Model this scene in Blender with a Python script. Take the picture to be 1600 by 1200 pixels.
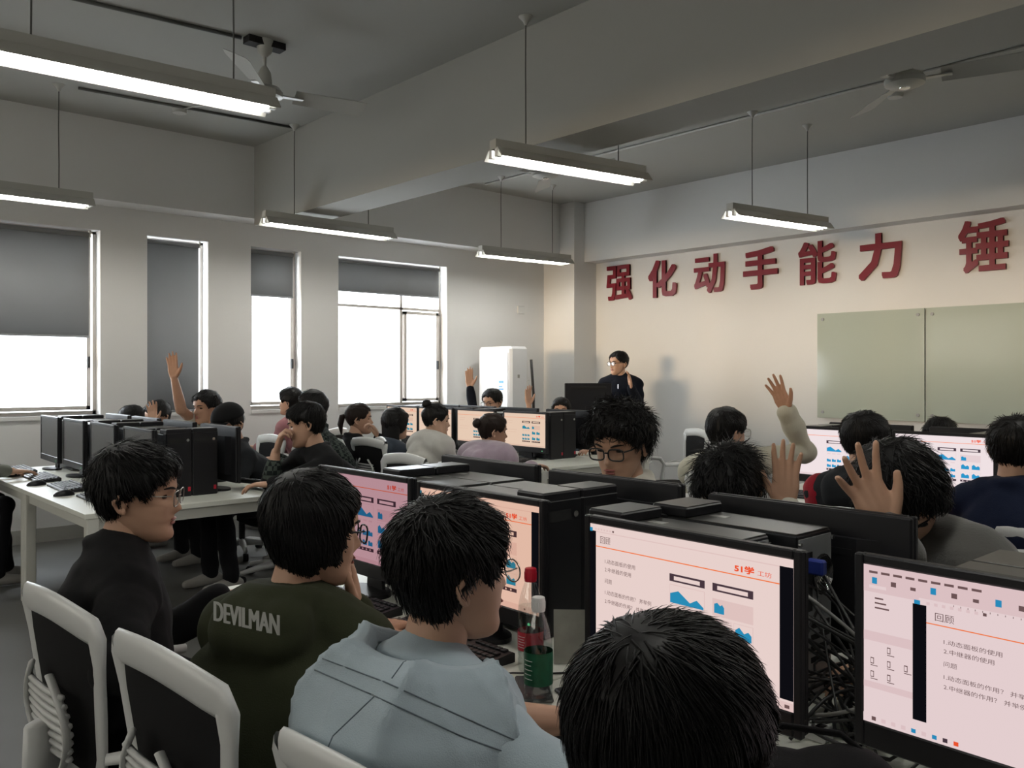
import bpy, math, random
import numpy as np
from mathutils import Vector, Matrix, Euler

# ------------------------------------------------------------------ camera, light, exposure
sc = bpy.context.scene
COL = sc.collection
for o in list(bpy.data.objects):
    bpy.data.objects.remove(o)

CAM_H = 1.45
cam_d = bpy.data.cameras.new('camera')
cam_d.sensor_width = 36.0
cam_d.lens = 36.0 * 1339.0 / 1600.0
cam_d.shift_y = -0.010
cam_d.clip_start = 0.02
cam = bpy.data.objects.new('camera', cam_d)
cam.location = (0, 0, CAM_H)
cam.rotation_euler = (math.radians(90), 0, math.radians(47.9))
COL.objects.link(cam)
sc.camera = cam

world = bpy.data.worlds.new('overcast_sky')
sc.world = world
world.use_nodes = True
_bg = world.node_tree.nodes['Background']
_bg.inputs['Color'].default_value = (0.88, 0.945, 1.0, 1)
_bg.inputs['Strength'].default_value = 8.0

# hazy low sun that comes in through the added high windows of the back wall
sun_d = bpy.data.lights.new('hazy_sun', 'SUN')
sun_d.energy = 6.5
sun_d.color = (1.0, 0.82, 0.58)
sun_d.angle = math.radians(10)
sun = bpy.data.objects.new('hazy_sun', sun_d)
_sd = Vector((-0.08, 1.0, -0.024))
sun.rotation_euler = _sd.to_track_quat('-Z', 'Y').to_euler()
sun.location = (2, -6, 4)
COL.objects.link(sun)

sc.view_settings.view_transform = 'Standard'
sc.view_settings.look = 'None'
sc.view_settings.gamma = 1.0
sc.view_settings.use_curve_mapping = False
sc.view_settings.exposure = 0.70
sc.cycles.use_denoising = True
sc.cycles.max_bounces = 8
sc.cycles.diffuse_bounces = 5
sc.cycles.sample_clamp_indirect = 6.0

# ------------------------------------------------------------------ helpers
RNG = random.Random(7)

def V(*a): return Vector(a)

def mat(name, col, rough=0.6, metal=0.0, spec=0.5, noise=None, bump=None, emit=None, sheen=0.0):
    """procedural principled material; noise=(scale, amount), bump=(scale, strength)"""
    m = bpy.data.materials.new(name)
    m.use_nodes = True
    nt = m.node_tree
    b = nt.nodes['Principled BSDF']
    b.inputs['Base Color'].default_value = (*col, 1)
    b.inputs['Roughness'].default_value = rough
    b.inputs['Metallic'].default_value = metal
    b.inputs['Specular IOR Level'].default_value = spec
    if sheen:
        b.inputs['Sheen Weight'].default_value = sheen
    if emit:
        b.inputs['Emission Color'].default_value = (*emit[0], 1)
        b.inputs['Emission Strength'].default_value = emit[1]
    if noise or bump:
        tc = nt.nodes.new('ShaderNodeTexCoord')
    if noise:
        n = nt.nodes.new('ShaderNodeTexNoise')
        n.inputs['Scale'].default_value = noise[0]
        n.inputs['Detail'].default_value = 5
        nt.links.new(tc.outputs['Object'], n.inputs['Vector'])
        mx = nt.nodes.new('ShaderNodeMix'); mx.data_type = 'RGBA'
        a = noise[1]
        mx.inputs['A'].default_value = (*[max(0, c * (1 - a)) for c in col], 1)
        mx.inputs['B'].default_value = (*[min(1, c * (1 + a)) for c in col], 1)
        nt.links.new(n.outputs['Fac'], mx.inputs['Factor'])
        nt.links.new(mx.outputs['Result'], b.inputs['Base Color'])
    if bump:
        n2 = nt.nodes.new('ShaderNodeTexNoise')
        n2.inputs['Scale'].default_value = bump[0]
        n2.inputs['Detail'].default_value = 4
        nt.links.new(tc.outputs['Object'], n2.inputs['Vector'])
        bp = nt.nodes.new('ShaderNodeBump')
        bp.inputs['Strength'].default_value = bump[1]
        bp.inputs['Distance'].default_value = 0.01
        nt.links.new(n2.outputs['Fac'], bp.inputs['Height'])
        nt.links.new(bp.outputs['Normal'], b.inputs['Normal'])
    return m

def emat(name, col, strength):
    m = bpy.data.materials.new(name); m.use_nodes = True
    nt = m.node_tree
    nt.nodes.remove(nt.nodes['Principled BSDF'])
    e = nt.nodes.new('ShaderNodeEmission')
    e.inputs['Color'].default_value = (*col, 1); e.inputs['Strength'].default_value = strength
    nt.links.new(e.outputs[0], nt.nodes['Material Output'].inputs['Surface'])
    return m

def link(o, parent=None):
    COL.objects.link(o)
    if parent is not None:
        o.parent = parent
    return o

def tag(o, label=None, cat=None, group=None, kind=None):
    if label: o['label'] = label
    if cat: o['category'] = cat
    if group: o['group'] = group
    if kind: o['kind'] = kind
    return o

def empty(name, loc=(0, 0, 0), rz=0.0, label=None, cat=None, group=None):
    o = bpy.data.objects.new(name, None)
    o.empty_display_size = 0.1
    o.location = loc; o.rotation_euler = (0, 0, rz)
    COL.objects.link(o)
    return tag(o, label, cat, group)

def copy_tree(o, parent=None):
    c = o.copy(); COL.objects.link(c); c.parent = parent
    for ch in list(o.children):
        copy_tree(ch, c)
    return c

class MB:
    """collects verts/faces (with material index) and links them as ONE mesh object"""
    def __init__(self):
        self.v = []; self.f = []; self.m = []
    def add(self, vs, fs, mi=0):
        o = len(self.v)
        self.v.extend([tuple(p) for p in vs])
        self.f.extend([tuple(i + o for i in f) for f in fs])
        self.m.extend([mi] * len(fs))
        return self
    def box(self, x0, x1, y0, y1, z0, z1, mi=0, bev=0.0):
        if x0 > x1: x0, x1 = x1, x0
        if y0 > y1: y0, y1 = y1, y0
        if z0 > z1: z0, z1 = z1, z0
        if bev <= 0:
            vs = [(x, y, z) for z in (z0, z1) for y in (y0, y1) for x in (x0, x1)]
            fs = [(0, 2, 3, 1), (4, 5, 7, 6), (0, 1, 5, 4), (2, 6, 7, 3), (0, 4, 6, 2), (1, 3, 7, 5)]
            return self.add(vs, fs, mi)
        b = min(bev, (x1 - x0) / 2.01, (y1 - y0) / 2.01, (z1 - z0) / 2.01)
        # chamfered box: 24 verts
        vs = []; idx = {}
        for ix, x in enumerate((x0, x1)):
            for iy, y in enumerate((y0, y1)):
                for iz, z in enumerate((z0, z1)):
                    sx, sy, sz = (1 - 2 * ix), (1 - 2 * iy), (1 - 2 * iz)
                    idx[ix, iy, iz, 'x'] = len(vs); vs.append((x, y + sy * b, z + sz * b))
                    idx[ix, iy, iz, 'y'] = len(vs); vs.append((x + sx * b, y, z + sz * b))
                    idx[ix, iy, iz, 'z'] = len(vs); vs.append((x + sx * b, y + sy * b, z))
        fs = []
        for i in (0, 1):
            q = [idx[i, 0, 0, 'x'], idx[i, 1, 0, 'x'], idx[i, 1, 1, 'x'], idx[i, 0, 1, 'x']]
            fs.append(q if i else q[::-1])
            q = [idx[0, i, 0, 'y'], idx[1, i, 0, 'y'], idx[1, i, 1, 'y'], idx[0, i, 1, 'y']]
            fs.append(q[::-1] if i else q)
            q = [idx[0, 0, i, 'z'], idx[1, 0, i, 'z'], idx[1, 1, i, 'z'], idx[0, 1, i, 'z']]
            fs.append(q if i else q[::-1])
        for a in (0, 1):
            for c in (0, 1):
                s = (a + c) % 2
                q = [idx[a, c, 0, 'x'], idx[a, c, 1, 'x'], idx[a, c, 1, 'y'], idx[a, c, 0, 'y']]
                fs.append(q[::-1] if s == 0 else q)
                q = [idx[a, 0, c, 'x'], idx[a, 1, c, 'x'], idx[a, 1, c, 'z'], idx[a, 0, c, 'z']]
                fs.append(q if s == 0 else q[::-1])
                q = [idx[0, a, c, 'y'], idx[1, a, c, 'y'], idx[1, a, c, 'z'], idx[0, a, c, 'z']]
                fs.append(q[::-1] if s == 0 else q)
        for a in (0, 1):
            for bb in (0, 1):
                for c in (0, 1):
                    t = [idx[a, bb, c, 'x'], idx[a, bb, c, 'y'], idx[a, bb, c, 'z']]
                    fs.append(t if (a + bb + c) % 2 else t[::-1])
        return self.add(vs, fs, mi)
    def tube(self, pts, radii, n=8, mi=0, cap=True, flat=1.0, up=None):
        """tube along pts, radius per point (number or list); flat squeezes the second axis"""
        pts = [Vector(p) for p in pts]
        if not hasattr(radii, '__len__'): radii = [radii] * len(pts)
        ref = Vector(up) if up is not None else None
        vs = []; prev = None
        for i, p in enumerate(pts):
            a = pts[max(0, i - 1)]; b = pts[min(len(pts) - 1, i + 1)]
            t = (b - a)
            if t.length < 1e-9: t = Vector((0, 0, 1))
            t.normalize()
            if ref is not None:
                n1 = ref - t * ref.dot(t)
                if n1.length < 1e-5: n1 = t.orthogonal()
            elif prev is None:
                n1 = t.orthogonal()
            else:
                n1 = prev - t * prev.dot(t)
                if n1.length < 1e-6: n1 = t.orthogonal()
            n1.normalize(); prev = n1
            n2 = t.cross(n1)
            r = radii[i]
            for k in range(n):
                an = 2 * math.pi * k / n
                vs.append(p + n1 * (r * flat * math.cos(an)) + n2 * (r * math.sin(an)))
        fs = []
        for i in range(len(pts) - 1):
            for k in range(n):
                k2 = (k + 1) % n
                fs.append((i * n + k, i * n + k2, (i + 1) * n + k2, (i + 1) * n + k))
        if cap:
            fs.append(tuple(range(n))[::-1])
            fs.append(tuple((len(pts) - 1) * n + k for k in range(n)))
        return self.add(vs, fs, mi)
    def cyl(self, c, r, h, n=16, mi=0, axis='z', r2=None):
        c = Vector(c); d = {'x': V(1, 0, 0), 'y': V(0, 1, 0), 'z': V(0, 0, 1)}[axis]
        return self.tube([c, c + d * h], [r, r if r2 is None else r2], n, mi)
    def lathe(self, prof, n=20, mi=0, c=(0, 0, 0)):
        """prof: list of (r, z)"""
        vs = []; fs = []
        for r, z in prof:
            for k in range(n):
                a = 2 * math.pi * k / n
                vs.append((c[0] + r * math.cos(a), c[1] + r * math.sin(a), c[2] + z))
        for i in range(len(prof) - 1):
            for k in range(n):
                k2 = (k + 1) % n
                fs.append((i * n + k, i * n + k2, (i + 1) * n + k2, (i + 1) * n + k))
        fs.append(tuple(range(n))[::-1]); fs.append(tuple((len(prof) - 1) * n + k for k in range(n)))
        return self.add(vs, fs, mi)
    def prism(self, poly, z0, z1, mi=0, axis='z'):
        """poly extruded along axis; poly coordinates are the two other axes in order"""
        n = len(poly)
        def p3(a, b, z):
            return {'z': (a, b, z), 'y': (a, z, b), 'x': (z, a, b)}[axis]
        vs = [p3(a, b, z0) for a, b in poly] + [p3(a, b, z1) for a, b in poly]
        fs = [tuple(range(n))[::-1], tuple(range(n, 2 * n))]
        for k in range(n):
            k2 = (k + 1) % n
            fs.append((k, k2, n + k2, n + k))
        return self.add(vs, fs, mi)
    def ball(self, c, r, n=12, mi=0):
        """ellipsoid; r number or 3-tuple"""
        if not hasattr(r, '__len__'): r = (r, r, r)
        m = max(6, n // 2 + 2)
        vs = []; fs = []
        for i in range(m + 1):
            th = math.pi * i / m
            for k in range(n):
                a = 2 * math.pi * k / n
                vs.append((c[0] + r[0] * math.sin(th) * math.cos(a), c[1] + r[1] * math.sin(th) * math.sin(a), c[2] + r[2] * math.cos(th)))
        for i in range(m):
            for k in range(n):
                k2 = (k + 1) % n
                fs.append((i * n + k, (i + 1) * n + k, (i + 1) * n + k2, i * n + k2))
        return self.add(vs, fs, mi)
    def mesh(self, name, mats, smooth=False):
        me = bpy.data.meshes.new(name)
        me.from_pydata(self.v, [], self.f)
        if not hasattr(mats, '__len__'): mats = [mats]
        for m in mats: me.materials.append(m)
        if len(mats) > 1:
            me.polygons.foreach_set('material_index', self.m)
        me.validate(); me.update()
        if smooth is True:
            me.shade_smooth()
        elif smooth:
            me.shade_smooth(); me.set_sharp_from_angle(angle=math.radians(smooth))
        return me
    def build(self, name, mats, parent=None, smooth=False, loc=None):
        o = bpy.data.objects.new(name, self.mesh(name, mats, smooth))
        if loc is not None: o.location = loc
        return link(o, parent)

def text_mesh(s, size, extrude=0.0, offset=0.0, res=2):
    """flat text in the xy plane, centred; returns (verts, faces)"""
    cu = bpy.data.curves.new('lettering', 'FONT')
    cu.body = s; cu.size = size; cu.extrude = extrude; cu.offset = offset
    cu.resolution_u = res; cu.align_x = 'LEFT'; cu.align_y = 'BOTTOM'
    ob = bpy.data.objects.new('lettering_tmp', cu); COL.objects.link(ob)
    dg = bpy.context.evaluated_depsgraph_get()
    me = bpy.data.meshes.new_from_object(ob.evaluated_get(dg))
    vs = [tuple(v.co) for v in me.vertices]; fs = [tuple(p.vertices) for p in me.polygons]
    bpy.data.objects.remove(ob); bpy.data.curves.remove(cu); bpy.data.meshes.remove(me)
    return vs, fs

def fit(vs, x0, x1, y0, y1):
    xs = [v[0] for v in vs]; ys = [v[1] for v in vs]
    ax, bx, ay, by = min(xs), max(xs), min(ys), max(ys)
    return [(x0 + (v[0] - ax) / max(1e-6, bx - ax) * (x1 - x0), y0 + (v[1] - ay) / max(1e-6, by - ay) * (y1 - y0), v[2]) for v in vs]

# ------------------------------------------------------------------ materials
M = {}
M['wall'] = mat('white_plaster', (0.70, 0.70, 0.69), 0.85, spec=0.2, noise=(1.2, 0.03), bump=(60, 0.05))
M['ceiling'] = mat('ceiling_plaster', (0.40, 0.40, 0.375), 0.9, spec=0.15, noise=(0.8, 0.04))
M['floor'] = mat('grey_floor', (0.105, 0.105, 0.10), 0.55, noise=(3.0, 0.12))
M['white_metal'] = mat('white_painted_metal', (0.62, 0.62, 0.57), 0.5)
M['frame_alu'] = mat('glare_lightened_aluminium', (0.58, 0.54, 0.50), 0.45, 0.2)  # frame colour paled to imitate glare from the bright windows
M['desk_top'] = mat('white_laminate', (0.74, 0.75, 0.68), 0.38, noise=(5, 0.03))
M['desk_edge'] = mat('grey_edge_band', (0.36, 0.36, 0.33), 0.5)
M['black_plastic'] = mat('black_plastic', (0.010, 0.010, 0.012), 0.42, spec=0.35, bump=(400, 0.06))
M['black_case'] = mat('black_case_metal', (0.012, 0.013, 0.015), 0.38, spec=0.4)
M['dark_top'] = mat('dark_grey_case_lid', (0.055, 0.055, 0.052), 0.33, 0.3, spec=0.6, noise=(8, 0.12))
M['steel'] = mat('zinc_steel', (0.30, 0.31, 0.32), 0.45, 0.25)
M['chrome'] = mat('bright_metal', (0.6, 0.6, 0.6), 0.25, 1.0)
M['screen_off'] = mat('dark_screen_glass', (0.055, 0.058, 0.062), 0.25, spec=0.7)
M['red_letter'] = mat('red_acrylic', (0.20, 0.010, 0.022), 0.35)
M['glass_board'] = mat('glass_board', (0.40, 0.445, 0.385), 0.10, spec=0.4)
M['blind'] = None
M['white_plastic'] = mat('white_plastic', (0.66, 0.67, 0.66), 0.38)
M['chair_white'] = mat('chair_white_plastic', (0.62, 0.63, 0.62), 0.35)
M['chair_mesh'] = mat('black_chair_mesh', (0.008, 0.008, 0.009), 0.8, spec=0.2, bump=(700, 0.3))
M['ac_white'] = mat('air_conditioner_white', (0.78, 0.80, 0.82), 0.3)
M['sticker'] = mat('silver_sticker', (0.5, 0.5, 0.48), 0.3, 0.4)
M['red'] = mat('red_plastic', (0.50, 0.01, 0.03), 0.4)
M['blue'] = mat('blue_plastic', (0.02, 0.04, 0.25), 0.4)
M['label_blue'] = mat('label_blue', (0.10, 0.32, 0.62), 0.5)
M['cable_black'] = mat('black_cable', (0.012, 0.012, 0.012), 0.5)
M['cable_grey'] = mat('grey_cable', (0.22, 0.22, 0.21), 0.5)
M['tube_light'] = emat('fluorescent_tube', (1.0, 0.98, 0.92), 26.0)
M['lamp_body'] = mat('lamp_housing_white', (0.45, 0.45, 0.42), 0.45)
M['wire'] = mat('lamp_wire', (0.10, 0.10, 0.095), 0.6)
M['fan'] = mat('fan_enamel', (0.42, 0.42, 0.39), 0.35, 0.1)
M['dark'] = mat('dark_recess', (0.01, 0.01, 0.01), 0.8)

def blind_mat():
    m = bpy.data.materials.new('grey_blind_fabric'); m.use_nodes = True
    nt = m.node_tree; nt.nodes.remove(nt.nodes['Principled BSDF'])
    d = nt.nodes.new('ShaderNodeBsdfDiffuse'); d.inputs['Color'].default_value = (0.26, 0.26, 0.26, 1)
    t = nt.nodes.new('ShaderNodeBsdfTranslucent'); t.inputs['Color'].default_value = (0.36, 0.36, 0.36, 1)
    mx = nt.nodes.new('ShaderNodeMixShader'); mx.inputs[0].default_value = 0.24
    w = nt.nodes.new('ShaderNodeTexWave'); w.inputs['Scale'].default_value = 300
    bp = nt.nodes.new('ShaderNodeBump'); bp.inputs['Strength'].default_value = 0.05
    nt.links.new(w.outputs['Fac'], bp.inputs['Height']); nt.links.new(bp.outputs[0], d.inputs['Normal'])
    nt.links.new(d.outputs[0], mx.inputs[1]); nt.links.new(t.outputs[0], mx.inputs[2])
    nt.links.new(mx.outputs[0], nt.nodes['Material Output'].inputs['Surface'])
    return m
M['blind'] = blind_mat()

def pane_mat(name, tint=(1, 1, 1), gloss=0.06):
    m = bpy.data.materials.new(name); m.use_nodes = True
    nt = m.node_tree; nt.nodes.remove(nt.nodes['Principled BSDF'])
    t = nt.nodes.new('ShaderNodeBsdfTransparent'); t.inputs['Color'].default_value = (*tint, 1)
    g = nt.nodes.new('ShaderNodeBsdfGlossy'); g.inputs['Roughness'].default_value = 0.05
    mx = nt.nodes.new('ShaderNodeMixShader'); mx.inputs[0].default_value = gloss
    nt.links.new(t.outputs[0], mx.inputs[1]); nt.links.new(g.outputs[0], mx.inputs[2])
    nt.links.new(mx.outputs[0], nt.nodes['Material Output'].inputs['Surface'])
    return m
M['pane'] = pane_mat('window_glass')
M['dimming_pane'] = pane_mat('light_dimming_glass', (.50, .47, .43), .05)  # tint added to weaken the light through the unseen back windows
M['lens'] = pane_mat('spectacle_lens', (0.95, 0.97, 0.97), 0.10)
M['clear_plastic'] = pane_mat('clear_plastic', (0.94, 0.96, 0.955), 0.12)
# ------------------------------------------------------------------ the room
XW, YF, XR, YB, ZC = -8.2, 8.4, 2.2, -2.5, 3.665
def struct(name, mb, m, smooth=False):
    o = mb.build(name, m, None, smooth); o['kind'] = 'structure'; return o

struct('floor', MB().box(XW - .3, XR + .3, YB - .3, YF + .3, -0.12, 0.0), M['floor'])
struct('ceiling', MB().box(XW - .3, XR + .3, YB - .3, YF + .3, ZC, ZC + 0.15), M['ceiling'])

# window wall (left) with four openings
WIN = [(0.92, 2.42), (2.83, 3.41), (3.85, 4.41), (4.86, 6.35)]
WZ0, WZ1 = 1.085, 2.74
wl = MB()
wl.box(XW - .26, XW, YB - .3, YF + .3, 0, WZ0); wl.box(XW - .26, XW, YB - .3, YF + .3, WZ1, ZC)
ys = [YB - .3] + [y for w in WIN for y in w] + [YF + .3]
for a, b in zip(ys[0::2], ys[1::2]):
    wl.box(XW - .26, XW, a, b, WZ0, WZ1)
struct('wall_left', wl, M['wall'])
struct('wall_front', MB().box(XW, XR + .3, YF, YF + .25, 0, ZC), M['wall'])
struct('wall_right', MB().box(XR, XR + .25, YB - .3, YF, 0, ZC), M['wall'])
# back wall with openings for the added, unseen high windows
wb = MB()
BW = [(-8.05, -6.1), (-5.95, -4.0), (-3.85, -1.9), (-1.75, .2)]
BZ0, BZ1 = 1.62, 2.72
wb.box(XW, XR, YB - .25, YB, 0, BZ0); wb.box(XW, XR, YB - .25, YB, BZ1, ZC)
xs = [XW] + [x for w in BW for x in w] + [XR]
for a, b in zip(xs[0::2], xs[1::2]):
    wb.box(a, b, YB - .25, YB, BZ0, BZ1)
struct('wall_back', wb, M['wall'])
# beams and corner column
struct('trim_1', MB().box(XW, XW + .30, YB, YF, 2.965, ZC), M['wall'])                  # beam over the windows
struct('trim_2', MB().box(XW + .30, XR, YF - .23, YF, 2.90, ZC), M['wall'])             # beam over the front wall
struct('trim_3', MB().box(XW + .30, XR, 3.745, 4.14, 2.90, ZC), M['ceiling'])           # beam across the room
struct('trim_4', MB().box(XW, -7.64, 7.98, YF - .001, 0, ZC - .001), M['wall'])          # corner column
struct('baseboard_left', MB().box(XW, XW + .015, YB, 7.98, 0, .12), M['desk_edge'])
struct('baseboard_front', MB().box(-7.64, XR, YF - .015, YF, 0, .12), M['desk_edge'])

# windows: frame bars, panes
def window(n, y0, y1, mullions, transom, casement=None):
    root = empty('window_%d' % n, (XW - .16, (y0 + y1) / 2, WZ0)); root['kind'] = 'structure'
    w = (y1 - y0) / 2; h = WZ1 - WZ0; t = .022
    f = MB()
    f.box(-.03, .03, -w, -w + t * 1.3, 0, h); f.box(-.03, .03, w - t * 1.3, w, 0, h)
    f.box(-.03, .03, -w, w, 0, t * 1.4); f.box(-.03, .03, -w, w, h - t, h)
    f.build('window_frame', M['frame_alu'], root)
    cols = [-w] + [m for m in mullions] + [w]
    for m in mullions:
        MB().box(-.03, .03, m - t * .8, m + t * .8, t, h - t).build('mullion', M['frame_alu'], root)
    if transom:
        MB().box(-.03, .03, -w + t, w - t, transom - t * .7, transom + t * .7).build('transom', M['frame_alu'], root)
    rows = [0] + ([transom] if transom else []) + [h]
    for a, b in zip(cols[:-1], cols[1:]):
        for c, d in zip(rows[:-1], rows[1:]):
            MB().box(-.004, .004, a + .01, b - .01, c + .01, d - .01).build('pane', M['pane'], root)
    if casement:
        a, b = casement
        c = MB(); s = .035; top = transom or h
        c.box(.0, .05, a, a + s, .04, top - .03); c.box(.0, .05, b - s, b, .04, top - .03)
        c.box(.0, .05, a, b, .04, .04 + s); c.box(.0, .05, a, b, top - .03 - s, top - .03)
        c.build('casement_frame', M['frame_alu'], root)
        MB().box(.04, .075, b - .03, b - .012, .42, .52).build('window_handle', M['dark'], root)
    MB().box(.02, .30, -w + .0, w - .0, -.035, 0.0).build('window_sill', M['wall'], root).location.x = -.12
    return root
window(1, *WIN[0], [], None, (-.66, .70))
window(2, *WIN[1], [], None)
window(3, *WIN[2], [], None, (-.25, .25))
window(4, *WIN[3], [.17], 1.13, (.2, .70))
# unseen high windows, added in the back wall to light the front wall
for i, (a, b) in enumerate(BW):
    r = empty('window_%d' % (5 + i), ((a + b) / 2, YB - .12, BZ0)); r['kind'] = 'structure'
    w = (b - a) / 2; h = BZ1 - BZ0; f = MB()
    f.box(-w, -w + .03, -.03, .03, 0, h); f.box(w - .03, w, -.03, .03, 0, h); f.box(-w, w, -.03, .03, 0, .03); f.box(-w, w, -.03, .03, h - .03, h)
    f.build('window_frame', M['frame_alu'], r)
    MB().box(-w + .02, w - .02, -.004, .004, .02, h - .02).build('pane', M['dimming_pane'], r)

# roller blinds
BL = [(0.95, 2.345, 1.79, 'wide grey roller blind half lowered at the leftmost window'),
      (2.845, 3.345, 1.10, 'narrow grey roller blind lowered to the sill'),
      (3.865, 4.355, 2.26, 'narrow grey roller blind a third lowered above a bright pane'),
      (4.875, 6.285, 2.375, 'wide grey roller blind rolled high beside the corner')]
for a, b, z, lab in BL:
    r = empty('roller_blind', (XW - .075, (a + b) / 2, WZ1), label=lab, cat='blind', group='roller blinds on the window wall')
    w = (b - a) / 2
    n = 14; vs = []; fs = []
    for i in range(n + 1):
        y = -w + 2 * w * i / n
        bow = .012 * math.sin(math.pi * i / n)
        vs += [(bow * .3, y, -.045), (bow, y, z - WZ1), (bow * .3 - .002, y, -.045), (bow - .002, y, z - WZ1)]
    for i in range(n):
        k = 4 * i
        fs += [(k, k + 1, k + 5, k + 4), (k + 2, k + 6, k + 7, k + 3), (k + 1, k + 3, k + 7, k + 5), (k, k + 4, k + 6, k + 2)]
    MB().add(vs, fs).build('fabric', M['blind'], r, True)
    MB().cyl((0, -w, -.04), .022, 2 * w, 14, axis='y').build('roller_tube', M['blind'], r, 40)
    MB().box(-.008, .014, -w, w, z - WZ1 - .016, z - WZ1 + .004, bev=.004).build('hem_bar', M['steel'], r)
    MB().box(-.02, .02, w, w + .012, -.065, -.002).build('bracket', M['white_metal'], r)

# red characters on the front wall
CH = [('强', -7.22), ('化', -6.53), ('动', -5.85), ('手', -5.18), ('能', -4.51), ('力', -3.845), ('锤', -2.90)]
POSN = ['first, beside the corner column', 'second from the corner column', 'third from the corner column', 'fourth, in the middle of the row',
        'fifth, above the wall left of the glass board', 'sixth, above the glass board', 'last, after a wide gap']
for (c, x), pn in zip(CH, POSN):
    vs, fs = text_mesh(c, 0.5, extrude=0.012)
    hh = .245 if c != '锤' else .26
    vs = fit(vs, -.203, .203, -hh * .93 + .012, hh * .93 - .012)
    cm = MB(); sw = .0125 if c in '化手力' else .009
    for dx in (-1, -.33, .33, 1):          # thickened strokes
        for dz in (-1, 0, 1):
            cm.add([(v[0] + dx * sw, -v[2] * (1 + .01 * dx + .003 * dz), v[1] + dz * sw) for v in vs], fs)
    o = cm.build('wall_character', M['red_letter'], None)
    o.location = (x, YF - .022, 2.612)
    tag(o, 'big red raised wall character, ' + pn, 'sign', 'red wall slogan characters')

# glass boards
for i, (a, b) in enumerate([(-4.50, -3.412), (-3.400, -2.31), (-2.30, -1.21)]):
    r = empty('glass_board', ((a + b) / 2, YF - .035, .994), label=['pale green glass writing board nearest the lecturer', 'second pale green glass writing board along the wall', 'third pale green glass writing board at the picture edge'][i], cat='whiteboard', group='glass writing boards')
    w = (b - a) / 2
    MB().box(-w, w, -.004, .004, 0, 1.08).build('glass_pane', M['glass_board'], r)
    for sx in (-1, 1):
        for z in (.06, 1.02):
            MB().cyl((sx * (w - .06), -.014, z), .016, .045, 12, axis='y').build('stud', M['steel'], r, 40)

# small fittings
def fitting(name, label, cat, mbs, loc):
    o = mbs.build(name, M['white_plastic'], None); o.location = loc; return tag(o, label, cat)
fitting('wall_socket', 'small white wall socket low on the corner wall by the air conditioner', 'socket', MB().box(0, .012, -.045, .045, -.045, .045, bev=.004), (XW, 7.72, 1.32))
fitting('wall_box', 'small white junction box high on the corner wall', 'junction box', MB().box(0, .03, -.06, .06, -.05, .05, bev=.006), (XW, 7.55, 2.28))
for i, (x, y, lab) in enumerate([(-3.0, 6.8, 'round ceiling detector beyond the right fan'), (-7.2, 2.75, 'round ceiling detector above the left windows'), (-7.0, 6.1, 'round ceiling detector near the corner')]):
    o = MB().lathe([(.03, -.035), (.055, -.03), (.062, 0)], 18).build('smoke_detector', M['lamp_body'], None, 40)
    o.location = (x, y, ZC); tag(o, lab, 'detector', 'ceiling detectors')
# conduits on the ceiling
def pipe(label, pts, r=.011, m='lamp_body'):
    tag(MB().tube(pts, r, 8).build('cable_conduit', M[m], None, True), label, 'conduit', 'ceiling conduits')
pipe('thin ceiling conduit running behind the cross beam toward the right fan', [(-7.6, 6.45, ZC - .012), (1.8, 6.4, ZC - .012)])
pipe('thin dark ceiling conduit leading to the top left fan', [(-5.36, 2.45, ZC - .012), (-5.5, 1.05, ZC - .012)], .013, 'wire')
pipe('thin ceiling conduit linking the left lamp hangers', [(-7.15, 1.95, ZC - .012), (-7.0, 3.72, ZC - .012)], .011, 'wire')

# hanging twin-tube lamps
def lamp(p, q, label, z=2.75, wires=(.22, .80)):
    p, q = Vector((*p, 0)), Vector((*q, 0))
    d = q - p; L = d.length; c = (p + q) / 2
    rz = math.atan2(d.y, d.x)
    r = empty('tube_lamp', (c.x, c.y, z), rz, label, 'lamp', 'hanging fluorescent lamps')
    h = L / 2
    # channel and flared reflector (profile in y,z extruded along x)
    MB().prism([(-.035, .055), (.035, .055), (.035, .115), (-.035, .115)], -h, h, axis='x').build('housing', M['lamp_body'], r)
    refl = [(-.095, .0), (-.05, .055), (.05, .055), (.095, 0), (.1, .004), (.054, .062), (-.054, .062), (-.1, .004)]
    MB().prism(refl, -h, h, axis='x').build('reflector', M['lamp_body'], r)
    for s in (-1, 1):
        MB().cyl((-h + .04, s * .032, .026), .0155, L - .08, 10, axis='x').build('fluorescent_tube', M['tube_light'], r, 40)
        for e in (-1, 1):
            x = e * (h - .02)
            MB().box(x - .02, x + .02, s * .032 - .014, s * .032 + .014, .005, .058, bev=.004).build('lamp_holder', M['white_plastic'], r)
    for w in wires:
        x = -h + w * L
        wp = Vector((c.x, c.y, 0)) + Vector((math.cos(rz), math.sin(rz), 0)) * x
        top = ZC
        if 3.745 < wp.y < 4.14: top = 2.90
        g = MB().tube([(x, 0, .11), (x + .002, .003, .3), (x - .002, 0, .6), (x, 0, top - z)] if top - z > .6 else [(x, 0, .11), (x, 0, top - z)], .0042, 6).build('hanger_wire', M['wire'], r)
        MB().lathe([(.008, -.055), (.02, -.03), (.045, -.004), (.045, 0)], 14, c=(x, 0, top - z)).build('ceiling_cup', M['lamp_body'], r, 40)
    return r
lamp((-4.05, .56), (-3.966, 1.978), 'bright fluorescent lamp at the top left, nearest the camera', wires=(.25, .86))
lamp((-3.92, 3.385), (-3.747, 4.59), 'lit fluorescent lamp hanging below the middle of the cross beam', wires=(.20, .82))
lamp((-4.06, 6.10), (-3.86, 7.316), 'lit fluorescent lamp hanging in front of the red slogan')
lamp((-7.25, 6.08), (-7.137, 7.37), 'lit fluorescent lamp hanging near the corner column')
lamp((-6.96, 3.386), (-6.96, 4.714), 'lit fluorescent lamp hanging above the two narrow windows')
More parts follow.
